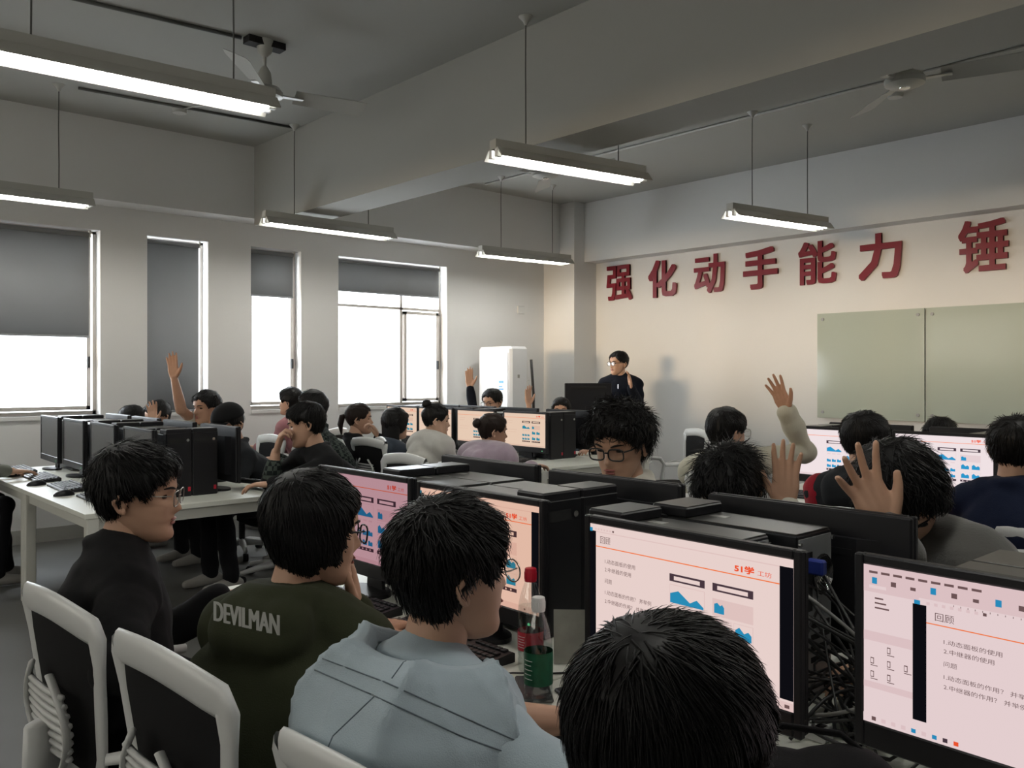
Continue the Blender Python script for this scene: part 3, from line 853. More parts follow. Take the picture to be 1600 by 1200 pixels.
# ------------------------------------------------------------------ office chairs (sitter faces +y)
def _chair_parts():
    out = []
    st = MB()
    n = 22
    prof = [(math.copysign(abs(math.cos(a)) ** .55, math.cos(a)) * .235, math.copysign(abs(math.sin(a)) ** .55, math.sin(a)) * .23) for a in [2 * PI * k / n for k in range(n)]]
    vs = []; fs = []
    for (k, z) in ((.90, .405), (1.0, .42), (1.0, .45), (.93, .467), (.6, .472)):
        vs += [(x * k, y * k + .02, z) for x, y in prof]
    for i in range(4):
        for k in range(n):
            fs.append((i * n + k, i * n + (k + 1) % n, (i + 1) * n + (k + 1) % n, (i + 1) * n + k))
    fs.append(tuple(range(n))[::-1]); fs.append(tuple(4 * n + k for k in range(n)))
    out.append(('seat', st.add(vs, fs).mesh('seat', M['chair_mesh'], 60), 0))
    # back frame loop
    def backy(x, z):      # y of the back surface: leans back, wraps forward at the sides
        return -.215 - .12 * (z - .50) + .28 * x * x
    top, bot = .90, .54
    loop = []
    for k in range(9): t = k / 8; loop.append((-.215 + .0 * t + .43 * t, top + .018 * math.sin(math.pi * t)))
    loop += [(.224, .885), (.218, .82), (.195, .70), (.175, .60), (.15, .55)]
    for k in range(5): t = k / 4; loop.append((.12 - .24 * t, bot - .012 * math.sin(math.pi * t)))
    loop += [(-.15, .55), (-.175, .60), (-.195, .70), (-.218, .82), (-.224, .885)]
    pts = [(x, backy(x, z), z) for x, z in loop]
    rad = [.036 if z > .86 else .025 if z > .6 else .022 for x, z in loop]
    fr = MB(); fr.tube(pts + [pts[0]], rad + [rad[0]], 12, flat=.42, up=(0, 1, 0.1), cap=False)
    out.append(('back_frame', fr.mesh('back_frame', M['chair_white'], True), 0))
    # mesh panel
    vs = []; fs = []; nx, nz = 10, 10
    for s in (0, 1):
        for j in range(nz + 1):
            z = bot + (top - bot) * j / nz
            hw = np.interp(z, [.54, .6, .7, .82, .9], [.14, .172, .192, .214, .21])
            for i in range(nx + 1):
                x = -hw + 2 * hw * i / nx
                vs.append((x, backy(x, z) + (.004 if s else -.004), z))
    N = (nx + 1) * (nz + 1)
    for j in range(nz):
        for i in range(nx):
            a = j * (nx + 1) + i
            fs.append((a, a + 1, a + nx + 2, a + nx + 1)); fs.append((N + a, N + a + nx + 1, N + a + nx + 2, N + a + 1))
    out.append(('mesh_panel', MB().add(vs, fs).mesh('mesh_panel', M['chair_mesh'], True), 0))
    # lumbar shell with slots behind the mesh
    lb = MB()
    for k in range(8):
        z = .60 + k * .020
        w = .135 - .006 * abs(k - 3.5)
        lb.tube([(x, backy(x, z) - .045 + .3 * x * x, z) for x in np.linspace(-w, w, 9)], .0075, 6)
    for s in (-1, 1):
        lb.tube([(s * (.06 + .07 * math.sin(PI * t)), backy(0, .5 + .3 * t) - .05 + .01 * t, .56 + .22 * t) for t in np.linspace(0, 1, 9)], .012, 8, flat=.6)
    lb.tube([(0, -.10, .40), (0, -.22, .405), (0, -.275, .45), (0, -.285, .56), (0, -.285, .66)], [.04, .045, .05, .055, .05], 10, flat=.5)
    out.append(('lumbar_support', lb.mesh('lumbar_support', M['chair_white'], True), 0))
    for s in (-1, 1):
        a = MB()
        a.tube([(s * .20, -.02, .40), (s * .27, -.03, .41), (s * .285, -.04, .50), (s * .285, -.06, .60), (s * .28, -.02, .655), (s * .278, .06, .665), (s * .27, .17, .66)], [.02, .022, .022, .022, .024, .026, .022], 10, flat=.6)
        a.tube([(s * .285, -.06, .60), (s * .27, -.16, .63), (s * .215, -.225, .62)], [.02, .018, .014], 8, flat=.6)
        out.append(('armrest', a.mesh('armrest', M['chair_white'], True), 0))
    out.append(('gas_column', MB().cyl((0, 0, .10), .025, .31, 14).mesh('gas_column', M['black_plastic'], 40), 0))
    for k in range(5):
        a = 2 * PI * k / 5 + .3
        c, s = math.cos(a), math.sin(a)
        b = MB().tube([(0, 0, .105), (.12 * c, .12 * s, .10), (.27 * c, .27 * s, .075)], [.03, .024, .016], 8)
        out.append(('base_arm', b.mesh('base_arm', M['chair_white'], True), 0))
        w = MB().tube([(.27 * c + s * .02, .27 * s - c * .02, .03), (.27 * c - s * .02, .27 * s + c * .02, .03)], .03, 12)
        out.append(('caster', w.mesh('caster', M['black_plastic'], 40), 0))
    return out
CHP = _chair_parts()
def chair(x, y, rz, label, group):
    r = empty('office_chair', (x, y, 0), rz, label, 'chair', group)
    for n, me, _ in CHP:
        link(bpy.data.objects.new(n, me), r)
    return r
# ------------------------------------------------------------------ people
from mathutils.bvhtree import BVHTree
VIEW = Vector((-math.sin(math.radians(47.9)), math.cos(math.radians(47.9)), 0))
RIGHT = Vector((VIEW.y, -VIEW.x, 0))
UP = Vector((0, 0, 1))
def at(u, v, d):
    """world point at depth d (metres along the viewing axis) seen at photo pixel u, v"""
    return Vector((0, 0, CAM_H)) + VIEW * d + RIGHT * ((u - 800) / 1339 * d) + UP * ((584 - v) / 1339 * d)
def heading(a):
    """0 = away from the camera, 90 = image right, 180 = towards the camera"""
    a = math.radians(a); return VIEW * math.cos(a) + RIGHT * math.sin(a)

M['skin'] = mat('skin', (0.50, 0.30, 0.205), 0.5, spec=0.35, noise=(30, 0.06))
M['skin_pale'] = mat('skin_pale', (0.56, 0.36, 0.26), 0.5, spec=0.35, noise=(30, 0.06))
M['skin_tan'] = mat('skin_tan', (0.42, 0.235, 0.155), 0.5, spec=0.35, noise=(30, 0.06))
M['lips'] = mat('lips', (0.30, 0.10, 0.085), 0.45)
M['eye'] = mat('dark_eye', (0.012, 0.009, 0.008), 0.25)
def hair_mat(name, col):
    m = mat(name, col, 0.50, spec=0.22)
    return m
M['hair'] = hair_mat('black_hair', (0.0065, 0.0062, 0.0065))
M['hair_brown'] = hair_mat('dark_brown_hair', (0.020, 0.012, 0.009))
M['frame_black'] = mat('black_spectacle_frame', (0.01, 0.01, 0.011), 0.35)
M['frame_metal'] = mat('metal_spectacle_frame', (0.35, 0.33, 0.30), 0.3, 0.9)
def cloth(name, col, fine=350, rough=0.9, sheen=0.15):
    if max(col) < .06: sheen = .02
    return mat(name, col, rough, spec=0.15, noise=(14, 0.10), bump=(fine, 0.18), sheen=sheen)
C = {'black': cloth('black_cotton', (0.010, 0.010, 0.011)), 'olive': cloth('olive_sweatshirt', (0.030, 0.034, 0.018)),
     'paleblue': cloth('pale_blue_cotton', (0.36, 0.435, 0.485), 420), 'cream': cloth('cream_corduroy', (0.47, 0.45, 0.36), 260),
     'navy': cloth('navy_knit', (0.012, 0.017, 0.040), 260), 'midnight': cloth('midnight_nylon', (0.008, 0.010, 0.017)), 'darkgrey': cloth('dark_grey_wool', (0.13, 0.127, 0.12), 160, .95, .3),
     'charcoal': cloth('charcoal_fleece', (0.022, 0.024, 0.027)), 'red': cloth('red_cotton', (0.33, 0.012, 0.025)),
     'greyblue': cloth('grey_blue_cotton', (0.06, 0.075, 0.10)), 'white': cloth('white_fleece', (0.52, 0.51, 0.47), 180, .95, .5),
     'lilac': cloth('lilac_fleece', (0.36, 0.28, 0.34), 130, .95, .6), 'pink': cloth('dusty_pink_cotton', (0.34, 0.15, 0.16)),
     'offwhite': cloth('off_white_cotton', (0.55, 0.53, 0.46)), 'greygreen': cloth('grey_green_cotton', (0.20, 0.21, 0.18)),
     'trousers': cloth('black_trousers', (0.010, 0.010, 0.012)), 'shoe': cloth('grey_white_trainer', (0.30, 0.29, 0.27)), 'denim': cloth('dark_denim', (0.03, 0.04, 0.06))}
def plaid():
    m = cloth('dark_green_plaid', (0.02, 0.03, 0.025)); nt = m.node_tree; b = nt.nodes['Principled BSDF']
    tc = nt.nodes.new('ShaderNodeTexCoord'); ck = nt.nodes.new('ShaderNodeTexChecker'); ck.inputs['Scale'].default_value = 38
    ck.inputs['Color1'].default_value = (.012, .016, .016, 1); ck.inputs['Color2'].default_value = (.06, .075, .065, 1)
    nt.links.new(tc.outputs['Object'], ck.inputs['Vector']); nt.links.new(ck.outputs['Color'], b.inputs['Base Color'])
    return m
C['plaid'] = plaid()

def remesh(mb, voxel, it=3, fac=.5):
    me = bpy.data.meshes.new('tmp'); me.from_pydata(mb.v, [], mb.f)
    ob = bpy.data.objects.new('tmp_remesh', me); COL.objects.link(ob)
    md = ob.modifiers.new('r', 'REMESH'); md.mode = 'VOXEL'; md.voxel_size = voxel
    if it:
        sm = ob.modifiers.new('s', 'SMOOTH'); sm.factor = fac; sm.iterations = it
    dg = bpy.context.evaluated_depsgraph_get()
    out = bpy.data.meshes.new_from_object(ob.evaluated_get(dg))
    bpy.data.objects.remove(ob); bpy.data.meshes.remove(me)
    return out
def mesh_np(me):
    v = np.empty(len(me.vertices) * 3, np.float32); me.vertices.foreach_get('co', v)
    return v.reshape(-1, 3)
def absorb(mb, me, mi=0):
    vs = mesh_np(me).tolist(); fs = [tuple(p.vertices) for p in me.polygons]
    bpy.data.meshes.remove(me); return mb.add(vs, fs, mi)
def wrinkle(me, amp, seed=0, freq=1.0, ridge=False):
    v = mesh_np(me); n = np.empty(len(me.vertices) * 3, np.float32); me.vertex_normals.foreach_get('vector', n); n = n.reshape(-1, 3)
    rs = np.random.RandomState(seed); d = np.zeros(len(v))
    for k in range(4):
        f = rs.normal(size=3) * np.array([1, 1, 1.5]); f = f / np.linalg.norm(f) * (22 + 18 * k) * freq
        g = rs.normal(size=3); g = g / np.linalg.norm(g) * 11
        s = np.sin(v @ f + 2.2 * np.sin(v @ g + k) + rs.rand() * 6)
        if ridge: s = 1.4 * (1 - 2 * np.abs(s) ** .6)
        d += np.sign(s) * np.abs(s) ** 1.6 * (1, .8, .55, .4)[k]
    v = v + n * (d * amp * .5)[:, None]
    me.vertices.foreach_set('co', v.astype(np.float32).ravel()); me.update()
def chain(mb, pts, radii, n=14, flat=1.0):
    """tapered limb: frusta with round joints"""
    pts = [Vector(p) for p in pts]
    mb.tube(pts, radii, n, flat=flat)
    for p, r in zip(pts, radii):
        mb.ball(p, r * .995, n)
    return mb

# ---- head
ZT = np.array([-.118, -.113, -.105, -.09, -.07, -.055, -.04, -.02, 0, .02, .05, .08, .10, .112, .118])
WT = np.array([.012, .026, .036, .047, .056, .061, .065, .069, .0725, .0755, .0755, .0655, .049, .027, .001])
FT = np.array([.064, .078, .086, .088, .083, .0865, .084, .0845, .0825, .0885, .0865, .068, .044, .018, -.004])
BT = np.array([.030, .012, -.006, -.032, -.056, -.067, -.076, -.088, -.098, -.104, -.105, -.091, -.070, -.040, -.006])
def head_xy(z, ph, e=2.25):
    """ph: 0 = front, pi = back"""
    w, f, b = np.interp(z, ZT, WT), np.interp(z, ZT, FT), np.interp(z, ZT, BT)
    cy = (f + b) / 2; hd = (f - b) / 2
    c, s = np.cos(ph), np.sin(ph)
    x = w * np.sign(s) * np.abs(s) ** (2 / e); y = cy + hd * np.sign(c) * np.abs(c) ** (2 / e)
    return x, y
def front_y(x, z, e=2.25):
    w, f, b = np.interp(z, ZT, WT), np.interp(z, ZT, FT), np.interp(z, ZT, BT)
    cy = (f + b) / 2; hd = (f - b) / 2
    return cy + hd * max(0.0, 1 - min(1, abs(x) / w) ** e) ** (1 / e)
def head_verts():
    th = np.linspace(0, 1, 46)
    z = -.118 * np.cos(np.pi * th)
    z = np.sign(z) * .118 * (np.abs(z) / .118) ** .92
    m = 60
    k = np.arange(m) / m * 2 * np.pi
    ph = k - .42 * np.sin(k)              # denser at the face
    Z, PH = np.meshgrid(z, ph, indexing='ij')
    X, Y = head_xy(Z, PH)
    fr = np.clip(np.cos(PH), 0, 1) ** .5
    # nose
    prof = np.interp(Z, [-.05, -.043, -.036, -.028, -.012, .006, .016], [0, .25, .95, 1, .55, .18, 0])
    wid = np.interp(Z, [-.045, -.032, -.01, .01], [.0150, .0135, .0085, .007])
    Y = Y + fr * .0235 * prof * np.exp(-(X / wid) ** 2)
    # eye sockets, brow, cheek, lips, chin
    Y = Y - fr * .0105 * np.exp(-((np.abs(X) - .032) / .015) ** 2 - ((Z - .003) / .0105) ** 2)
    Y = Y + fr * .003 * np.exp(-((np.abs(X) - .03) / .02) ** 2 - ((Z - .024) / .008) ** 2)
    Y = Y + fr * .004 * np.exp(-((np.abs(X) - .045) / .015) ** 2 - ((Z + .03) / .016) ** 2)
    Y = Y + fr * .005 * np.exp(-(X / .018) ** 2 - ((Z + .054) / .0055) ** 2)
    Y = Y + fr * .005 * np.exp(-(X / .016) ** 2 - ((Z + .0655) / .005) ** 2)
    Y = Y - fr * .003 * np.exp(-(X / .02) ** 2 - ((Z + .0600) / .0028) ** 2)
    Y = Y + fr * .004 * np.exp(-(X / .018) ** 2 - ((Z + .098) / .012) ** 2)
    vs = np.stack([X, Y, Z], -1).reshape(-1, 3)
    n = len(z); fs = []
    for i in range(n - 1):
        for j in range(m):
            j2 = (j + 1) % m
            fs.append((i * m + j2, i * m + j, (i + 1) * m + j, (i + 1) * m + j2))
    fs.append(tuple(range(m))); fs.append(tuple((n - 1) * m + j for j in range(m))[::-1])
    return vs, fs
HEAD_V, HEAD_F = head_verts()
def ear_geo(mb, s):
    c = Vector((s * .0735, -.012, -.004))
    pts = [c + Vector((s * (.004 + .010 * math.sin(PI * t) * (.6 + .4 * (t < .7))), -.004 - .021 * math.sin(PI * t) ** .8 + .012 * (1 - t) * (t < .5), .032 - .066 * t)) for t in np.linspace(0, 1, 12)]
    mb.tube(pts, [.004] + [.0052] * 9 + [.006, .005], 8)
    mb.ball(c + Vector((s * .004, -.008, -.002)), (.005, .014, .028), 10)
    mb.ball(c + Vector((s * .005, -.004, -.028)), (.005, .007, .010), 8)

def hair_geo(st, seed):
    """hair in head space; st: thick, front, nape, side, lift, n, len, whorl"""
    rs = np.random.RandomState(seed)
    thick = st.get('thick', .014); front = st.get('front', .058); nape = st.get('nape', -.082); side = st.get('side', -.012); mess = st.get('mess', .0022)
    lphi = [0, .45, .85, 1.15, 1.45, 1.75, 2.1, 2.6, np.pi]
    lz = [front, front - .002, front - .022, side, side + .012, -.035, nape + .02, nape, nape]
    if st.get('long'): lz[4] = side - .01; lz[5] = -.085
    m, n = 64, 44
    z = -.112 + (.118 + .112) * np.sin(np.linspace(0, 1, n) * np.pi / 2)
    ph = np.linspace(-np.pi, np.pi, m, endpoint=False)
    def shell(Z, PH):
        X, Y = head_xy(Z, PH)
        w, f, b = np.interp(Z, ZT, WT), np.interp(Z, ZT, FT), np.interp(Z, ZT, BT)
        N = np.stack([X / .075 ** 2, (Y - (f + b) / 2) / .097 ** 2, np.clip(Z, -.03, 1) / .112 ** 2], -1)
        N /= np.linalg.norm(N, axis=-1, keepdims=True) + 1e-9
        line = np.interp(np.abs(PH), lphi, lz)
        line = line + .004 * np.sin(9 * PH + seed) + .003 * np.sin(23 * PH)
        mk = np.clip((Z - line) / .022, 0, 1); mk = mk * mk * (3 - 2 * mk)
        fade = np.clip((Z - nape) / .09, 0, 1)
        if st.get('long'): fade = np.ones_like(fade)
        t = thick * (.35 + .65 * fade)
        ns = np.sin(60 * X + 3 * np.sin(40 * Z) + seed) * .6 + np.sin(75 * Y + 50 * X) * .4 + np.sin(47 * Z + 31 * Y + seed) * .5
        tau = -.007 + (t + .007 + ns * mess * fade) * mk
        return np.stack([X, Y, Z], -1) + N * tau[..., None], N, mk
    Z, PH = np.meshgrid(z, ph, indexing='ij')
    P, N, mk = shell(Z, PH)
    mb = MB(); fs = []
    for i in range(n - 1):
        for j in range(m):
            j2 = (j + 1) % m
            fs.append((i * m + j, i * m + j2, (i + 1) * m + j2, (i + 1) * m + j))
    fs.append(tuple((n - 1) * m + j for j in range(m)))
    fs.append(tuple(range(m))[::-1])
    mb.add(P.reshape(-1, 3).tolist(), fs)
    # strands combed over the shell
    ns_ = st.get('n', 400)
    if ns_:
        bv = BVHTree.FromPolygons([Vector(p) for p in mb.v], mb.f)
        zz = rs.uniform(-.11, .1175, ns_ * 3); pp = rs.uniform(-np.pi, np.pi, ns_ * 3)
        R, N, mk = shell(zz, pp)
        ok = np.where(mk > .5)[0][:ns_]
        R, N = R[ok], N[ok]; K = len(ok)
        wh = np.array(st.get('whorl', (.012, -.062, .112)))
        g = R - wh + rs.normal(size=(K, 3)) * st.get('rough', .014)
        g[:, 2] -= .05 * (R[:, 2] < .07)
        g -= N * np.sum(g * N, 1, keepdims=True); g /= np.linalg.norm(g, axis=1, keepdims=True) + 1e-9
        L = st.get('len', .05) * rs.uniform(.6, 1.3, K)
        lift = st.get('lift', .003) * rs.uniform(.1, 1.5, K)
        S_ = 5; rad = np.array([1.0, 1.0, .85, .6, .12]) * st.get('rad', .0013)
        A = np.empty((K, 15, 3)); keep = []
        cs = [(math.cos(2 * np.pi * a / 3 + .5) * 1.6, math.sin(2 * np.pi * a / 3 + .5) * .7) for a in range(3)]
        for k in range(K):
            p = Vector(R[k]); dr = Vector(g[k]); nn = Vector(N[k]); pts = [(p - nn * .0015, nn)]
            stop = False
            for i in range(1, S_):
                t = i / (S_ - 1)
                if not stop:
                    q = p + dr * (L[k] / (S_ - 1))
                    loc, nr, _, _ = bv.find_nearest(q)
                    if nr.dot(nn) < 0: nr = -nr
                    ph_ = abs(math.atan2(loc.x, loc.y + .01))
                    if loc.z < np.interp(ph_, lphi, lz) - .004: stop = True
                    else:
                        dr = (loc - p); dr = (dr - nr * dr.dot(nr)); dr = dr.normalized() if dr.length > 1e-7 else Vector(g[k])
                        p = loc; nn = nr
                pts.append((p + dr * (.0007 * i if stop else 0) + nn * (.0006 + lift[k] * t * (1 + t)), nn))
            tv = dr.cross(nn)
            for i, (q, n_) in enumerate(pts):
                for a in range(3):
                    A[k, i * 3 + a] = q + (tv * cs[a][0] + n_ * cs[a][1]) * rad[i]
        base = []
        for i in range(S_ - 1):
            for a in range(3):
                base.append((i * 3 + a, i * 3 + (a + 1) % 3, i * 3 + 3 + (a + 1) % 3, i * 3 + 3 + a))
        fs = []
        for k in range(K):
            o = k * 15; fs += [tuple(i + o for i in f) for f in base]
        mb.add(A.reshape(-1, 3).tolist(), fs)
    return mb

def glasses_geo(mb, lens_mb, round_=False, r=.0016, w=.026, h=.019):
    yf = .099
    for s in (-1, 1):
        pts = []
        for k in range(21):
            a = 2 * PI * k / 20; e = 1.0 if round_ else .62
            x = w * math.copysign(abs(math.cos(a)) ** e, math.cos(a)); z = h * math.copysign(abs(math.sin(a)) ** e, math.sin(a))
            pts.append((s * .0335 + x, yf - .10 * (abs(s * .0335 + x)) ** 1.6 * 1.2, z - .001))
        mb.tube(pts, r, 6, cap=False)
        lens_mb.add(pts[:-1], [tuple(range(20))])
        mb.tube([(s * .059, yf - .008, .008), (s * .073, yf - .03, .008), (s * .0785, -.005, .007), (s * .077, -.03, -.006)], r, 6)
    mb.tube([(-.009, yf, .004), (0, yf + .003, .006), (.009, yf, .004)], r, 6)

def hand_geo(mb, wrist, f, n, right=True, curl=.25, spread=.18, s=1.0, thumb=1.0):
    f = f.normalized(); n = (n - f * n.dot(f)).normalized()
    t = f.cross(n) if right else n.cross(f)
    P = lambda a, b, c=0: wrist + (f * a + t * b + n * c) * s
    offs = (.028, .0095, -.0095, -.0275); kn = (.090, .094, .089, .080); ln = (.92, 1.0, .94, .75)
    for i in range(4):
        chain(mb, [P(.005, offs[i] * .55), P(.05, offs[i] * .92), P(kn[i], offs[i])], [.0150 * s, .0145 * s, .0105 * s], 10)
        sp = spread * (1.5 - i) * .55
        d = (f * math.cos(sp) + t * math.sin(sp)); p = P(kn[i], offs[i]); pts = [p]; a = 0.0
        cu = curl if not hasattr(curl, '__len__') else curl[i]
        for L, k in ((.042, .75), (.027, 1.2), (.021, .9)):
            a += cu * k
            p = p + (d * math.cos(a) + n * math.sin(a)) * (L * ln[i] * s); pts.append(p)
        chain(mb, pts, [.0098 * s, .0088 * s, .0080 * s, .0066 * s], 10)
    tt = [P(.012, .022, .004), P(.045, .022 + .026 * thumb, .010), P(.072, .026 + .038 * thumb, .012), P(.092, .027 + .044 * thumb, .014)]
    chain(mb, tt, [.0155 * s, .0125 * s, .0102 * s, .0080 * s], 10)

def bez(a, b, c, n):
    return [a * (1 - t) ** 2 + b * (2 * t * (1 - t)) + c * (t * t) for t in [i / (n - 1) for i in range(n)]]

def person(label, head, face, hip, body=None, pitch=0, roll=0, skin='skin', top='black', hair=None, hair_m='hair', glasses=None, scale=1.0,
           arms=None, standing=False, near=False, puff=1.0, trousers='trousers', collar='ring', group='students at the computers', seed=1, tail=None,
           lean_back=.0, shoes=True, sleeves=None, bare=(False, False), face_parts=True, legs=True, seat_z=.55, extra=None, seat=True, shrug=(0, 0)):
    """head: world point of the head centre; face: heading of the face; hip: world xy"""
    rs = random.Random(seed)
    bfor = heading(face if body is None else body); brt = Vector((bfor.y, -bfor.x, 0))
    hf = heading(face)
    Rh = Matrix((Vector((hf.y, -hf.x, 0)), hf, UP)).transposed() @ Euler((math.radians(-pitch), math.radians(roll), 0)).to_matrix()
    Cc = Vector(head); origin = Vector((hip[0], hip[1], 0))
    H = lambda p: Cc + Rh @ (Vector(p) * scale)
    pel = Vector((hip[0], hip[1], seat_z if not standing else .92))
    neck_in = H((0, -.022, -.06))
    nb = H((0, -.03, -.10)) * .75 + (Cc + Vector((0, 0, -.155 * scale)) - bfor * .045) * .25
    nb = Vector((nb.x, nb.y, nb.z)) - bfor * .018 + Vector((0, 0, -.050))
    mid = (pel + nb) / 2 - bfor * (.05 + lean_back)
    sp = bez(pel, mid, nb, 9)
    sh = [nb + brt * (s * .165 * scale) + Vector((0, 0, -.064)) + bfor * .012 for s in (1, -1)]
    sh = [p + UP * z for p, z in zip(sh, shrug)]
    # arms: list of (elbow, wrist, hand dir, palm normal, curl, spread) for right, left
    arms = list(arms or [None, None])
    A = []
    for i, s in enumerate((1, -1)):
        a = arms[i]
        if a is None:
            el = sh[i] + brt * (s * .05) + bfor * .10 + Vector((0, 0, -.25)); wr = el + bfor * .19 - brt * (s * .06) + Vector((0, 0, -.03))
            if wr.z < .77 and not standing: wr.z = .775
            a = dict(el=el, wr=wr, f=bfor, n=-UP, curl=.35, spread=.1)
        A.append(a)
    hs_ = dict(hair or {})
    # skin body (one mesh): coarse torso, limbs + fine head, neck, forearms and hands
    core = MB()
    def torso(mb, k, off):
        ss = [0, .14, .28, .42, .56, .70, .82, .91, .97]
        ws = [.172, .165, .152, .156, .166, .172, .160, .120, .070]; ds = [.125, .120, .108, .110, .116, .116, .104, .085, .066]
        vs = []; fs = []; n = 22
        allp = [sp[0] - UP * .09] + sp
        W = [.14] + ws; D = [.10] + ds
        for i, p in enumerate(allp):
            for q in range(n):
                an = 2 * PI * q / n
                c, s = math.cos(an), math.sin(an)
                vs.append(p + brt * ((W[i] * scale * k + off) * math.copysign(abs(c) ** .85, c)) + bfor * ((D[i] * scale * k + off) * math.copysign(abs(s) ** .85, s)))
        for i in range(len(allp) - 1):
            for q in range(n):
                q2 = (q + 1) % n
                fs.append((i * n + q, i * n + q2, (i + 1) * n + q2, (i + 1) * n + q))
        fs.append(tuple(range(n))[::-1]); fs.append(tuple((len(allp) - 1) * n + q for q in range(n)))
        mb.add(vs, fs)
        for i in range(2):
            chain(mb, [nb + Vector((0, 0, .0)), (nb + sh[i]) / 2 + Vector((0, 0, .0)), sh[i]], [.056 * scale + off, .060 * scale + off, .057 * scale * k + off], 14)
    torso(core, .88, 0)
    hipj = [pel + brt * (s * .09) for s in (1, -1)]
    if standing:
        kn = [h + Vector((0, 0, -.42)) + bfor * .02 for h in hipj]; an = [k + Vector((0, 0, -.42)) for k in kn]
    else:
        kn = [h + bfor * .43 + brt * (s * .03) for h, s in zip(hipj, (1, -1))]; an = [Vector((k.x, k.y, .09)) + bfor * rs.uniform(-.10, .06) for k in kn]
    for i in range(2):
        chain(core, [sh[i], A[i]['el']], [.047 * scale, .038 * scale])
        if legs: chain(core, [hipj[i], kn[i], an[i]], [.07, .05, .036])
    b = MB(); absorb(b, remesh(core, .022, 2))
    nv = (np.array(Rh) @ (HEAD_V * scale).T).T + np.array(Cc)
    b.add(nv.tolist(), HEAD_F)
    for s in (-1, 1) if not hs_.get('long') else ():
        e = MB(); ear_geo(e, s); b.add([H(p) for p in e.v], e.f)
    b.tube([H((0, -.026, -.02)), H((0, -.022, -.075)), nb * .5 + H((0, -.03, -.11)) * .5, nb + Vector((0, 0, -.03))], [.052 * scale, .052 * scale, .055 * scale, .066 * scale], 22)
    for i in range(2):
        h = MB(); a = A[i]
        hs = 1.0 * scale
        chain(h, [a['el'], a['el'].lerp(a['wr'], .35), a['wr']], [.040 * scale, .038 * scale, .0245 * scale])
        hand_geo(h, a['wr'], Vector(a['f']), Vector(a['n']), i == 0, a.get('curl', .3), a.get('spread', .15), hs, a.get('thumb', 1.0))
        absorb(b, remesh(h, .0042 if near else .0055, 3, .5))
    root = b.build('person', M[skin], None, True)
    me = root.data; me.transform(Matrix.Translation(-origin)); root.location = origin
    tag(root, label, 'person', group)
    def child(name, me_or_mb, m, smooth=True):
        if isinstance(me_or_mb, MB): me2 = me_or_mb.mesh(name, m, smooth)
        else:
            me2 = me_or_mb; me2.name = name; me2.materials.clear(); me2.materials.append(m); me2.shade_smooth()
        me2.transform(Matrix.Translation(-origin))
        o = bpy.data.objects.new(name, me2); return link(o, root)
    # clothing
    tp = C[top]; off = .012 * puff + (puff - 1) * .05
    vox = .0085 if near else .0125
    j = MB(); torso(j, 1.0, off)
    sl = MB() if sleeves else j
    for i in range(2):
        a = A[i]; el, wr = a['el'], a['wr']
        p2 = (puff - 1) * .03 + (.014 if sleeves else 0)
        if bare[i]:
            q = sh[i].lerp(el, .55); chain(sl, [sh[i], q], [.062 * scale + p2, .058 * scale + p2])
        else:
            cuff = el.lerp(wr, a.get('cuff', .93)); m1 = el.lerp(cuff, .5)
            chain(sl, [sh[i], sh[i].lerp(el, .5), el, m1, cuff], [.062 * scale + p2, .058 * scale + p2, .052 * scale + p2, .047 * scale + p2, .040 * scale + p2])
    if collar in ('ring', 'hood', 'bighood'):
        R_, T_ = {'ring': (.070, .020), 'hood': (.088, .034), 'bighood': (.072, .018)}[collar]
        ring = []; cN = nb + Vector((0, 0, .028 if collar == 'ring' else .02))
        for k in range(25):
            an_ = 2 * PI * k / 24
            ring.append(cN + brt * (R_ * math.cos(an_)) + bfor * (R_ * math.sin(an_) * .95) + UP * (-.022 * math.sin(an_)))
        j.tube(ring, T_, 10, cap=False)
        if collar == 'hood':
            for s in (-1, 0, 1):
                j.ball(nb - bfor * .10 + brt * (s * .055) + UP * -.03, (.075, .075, .085), 14)
    hem = remesh(j, vox, 9 if near else 6); wrinkle(hem, .0055 if near else .005, seed)
    child({'ring': 'jacket', 'hood': 'hooded_top', 'bighood': 'hooded_top'}.get(collar, 'sweater'), hem, tp)
    if sleeves:
        sm_ = remesh(sl, vox, 4); wrinkle(sm_, .005, seed + 3); child('sleeves', sm_, C[sleeves])
    if legs:
        t = MB()
        chain(t, [hipj[0] + UP * .0, hipj[1]], [.115, .115], 16)
        for i in range(2):
            chain(t, [hipj[i], hipj[i].lerp(kn[i], .6), kn[i], kn[i].lerp(an[i], .5), an[i]], [.090, .082, .070, .062, .056])
        tm = remesh(t, .015, 4); wrinkle(tm, .006, seed + 1); child('trousers', tm, C[trousers])
        if shoes:
            for i in range(2):
                s_ = MB(); a0 = Vector((an[i].x, an[i].y, .045))
                chain(s_, [a0 - bfor * .05, a0 + bfor * .03 + UP * .005, a0 + bfor * .11 - UP * .008, a0 + bfor * .17 - UP * .012], [.040, .042, .036, .028], 12)
                chain(s_, [a0 + UP * .03, a0 + UP * .07], [.042, .04], 12)
                sm2 = remesh(s_, .010, 3)
                v = mesh_np(sm2); v[:, 2] = np.maximum(v[:, 2], .003); sm2.vertices.foreach_set('co', v.ravel()); child('shoe', sm2, C['shoe'])
    # hair, face
    hs_ = dict(hair or {})
    hb = hair_geo(hs_, seed)
    if face_parts:
        for s in (-1, 1):
            pts = [(s * x, front_y(x, .023) + .0035, .020 + .006 * math.sin(PI * (x - .012) / .05)) for x in np.linspace(.014, .052, 6)]
            hb.tube(pts, [.0015, .003, .0034, .003, .0024, .001], 6)
    if tail:
        tail(hb)
    hb.v = [tuple(H(p)) for p in hb.v]
    child('hair', hb, M[hair_m])
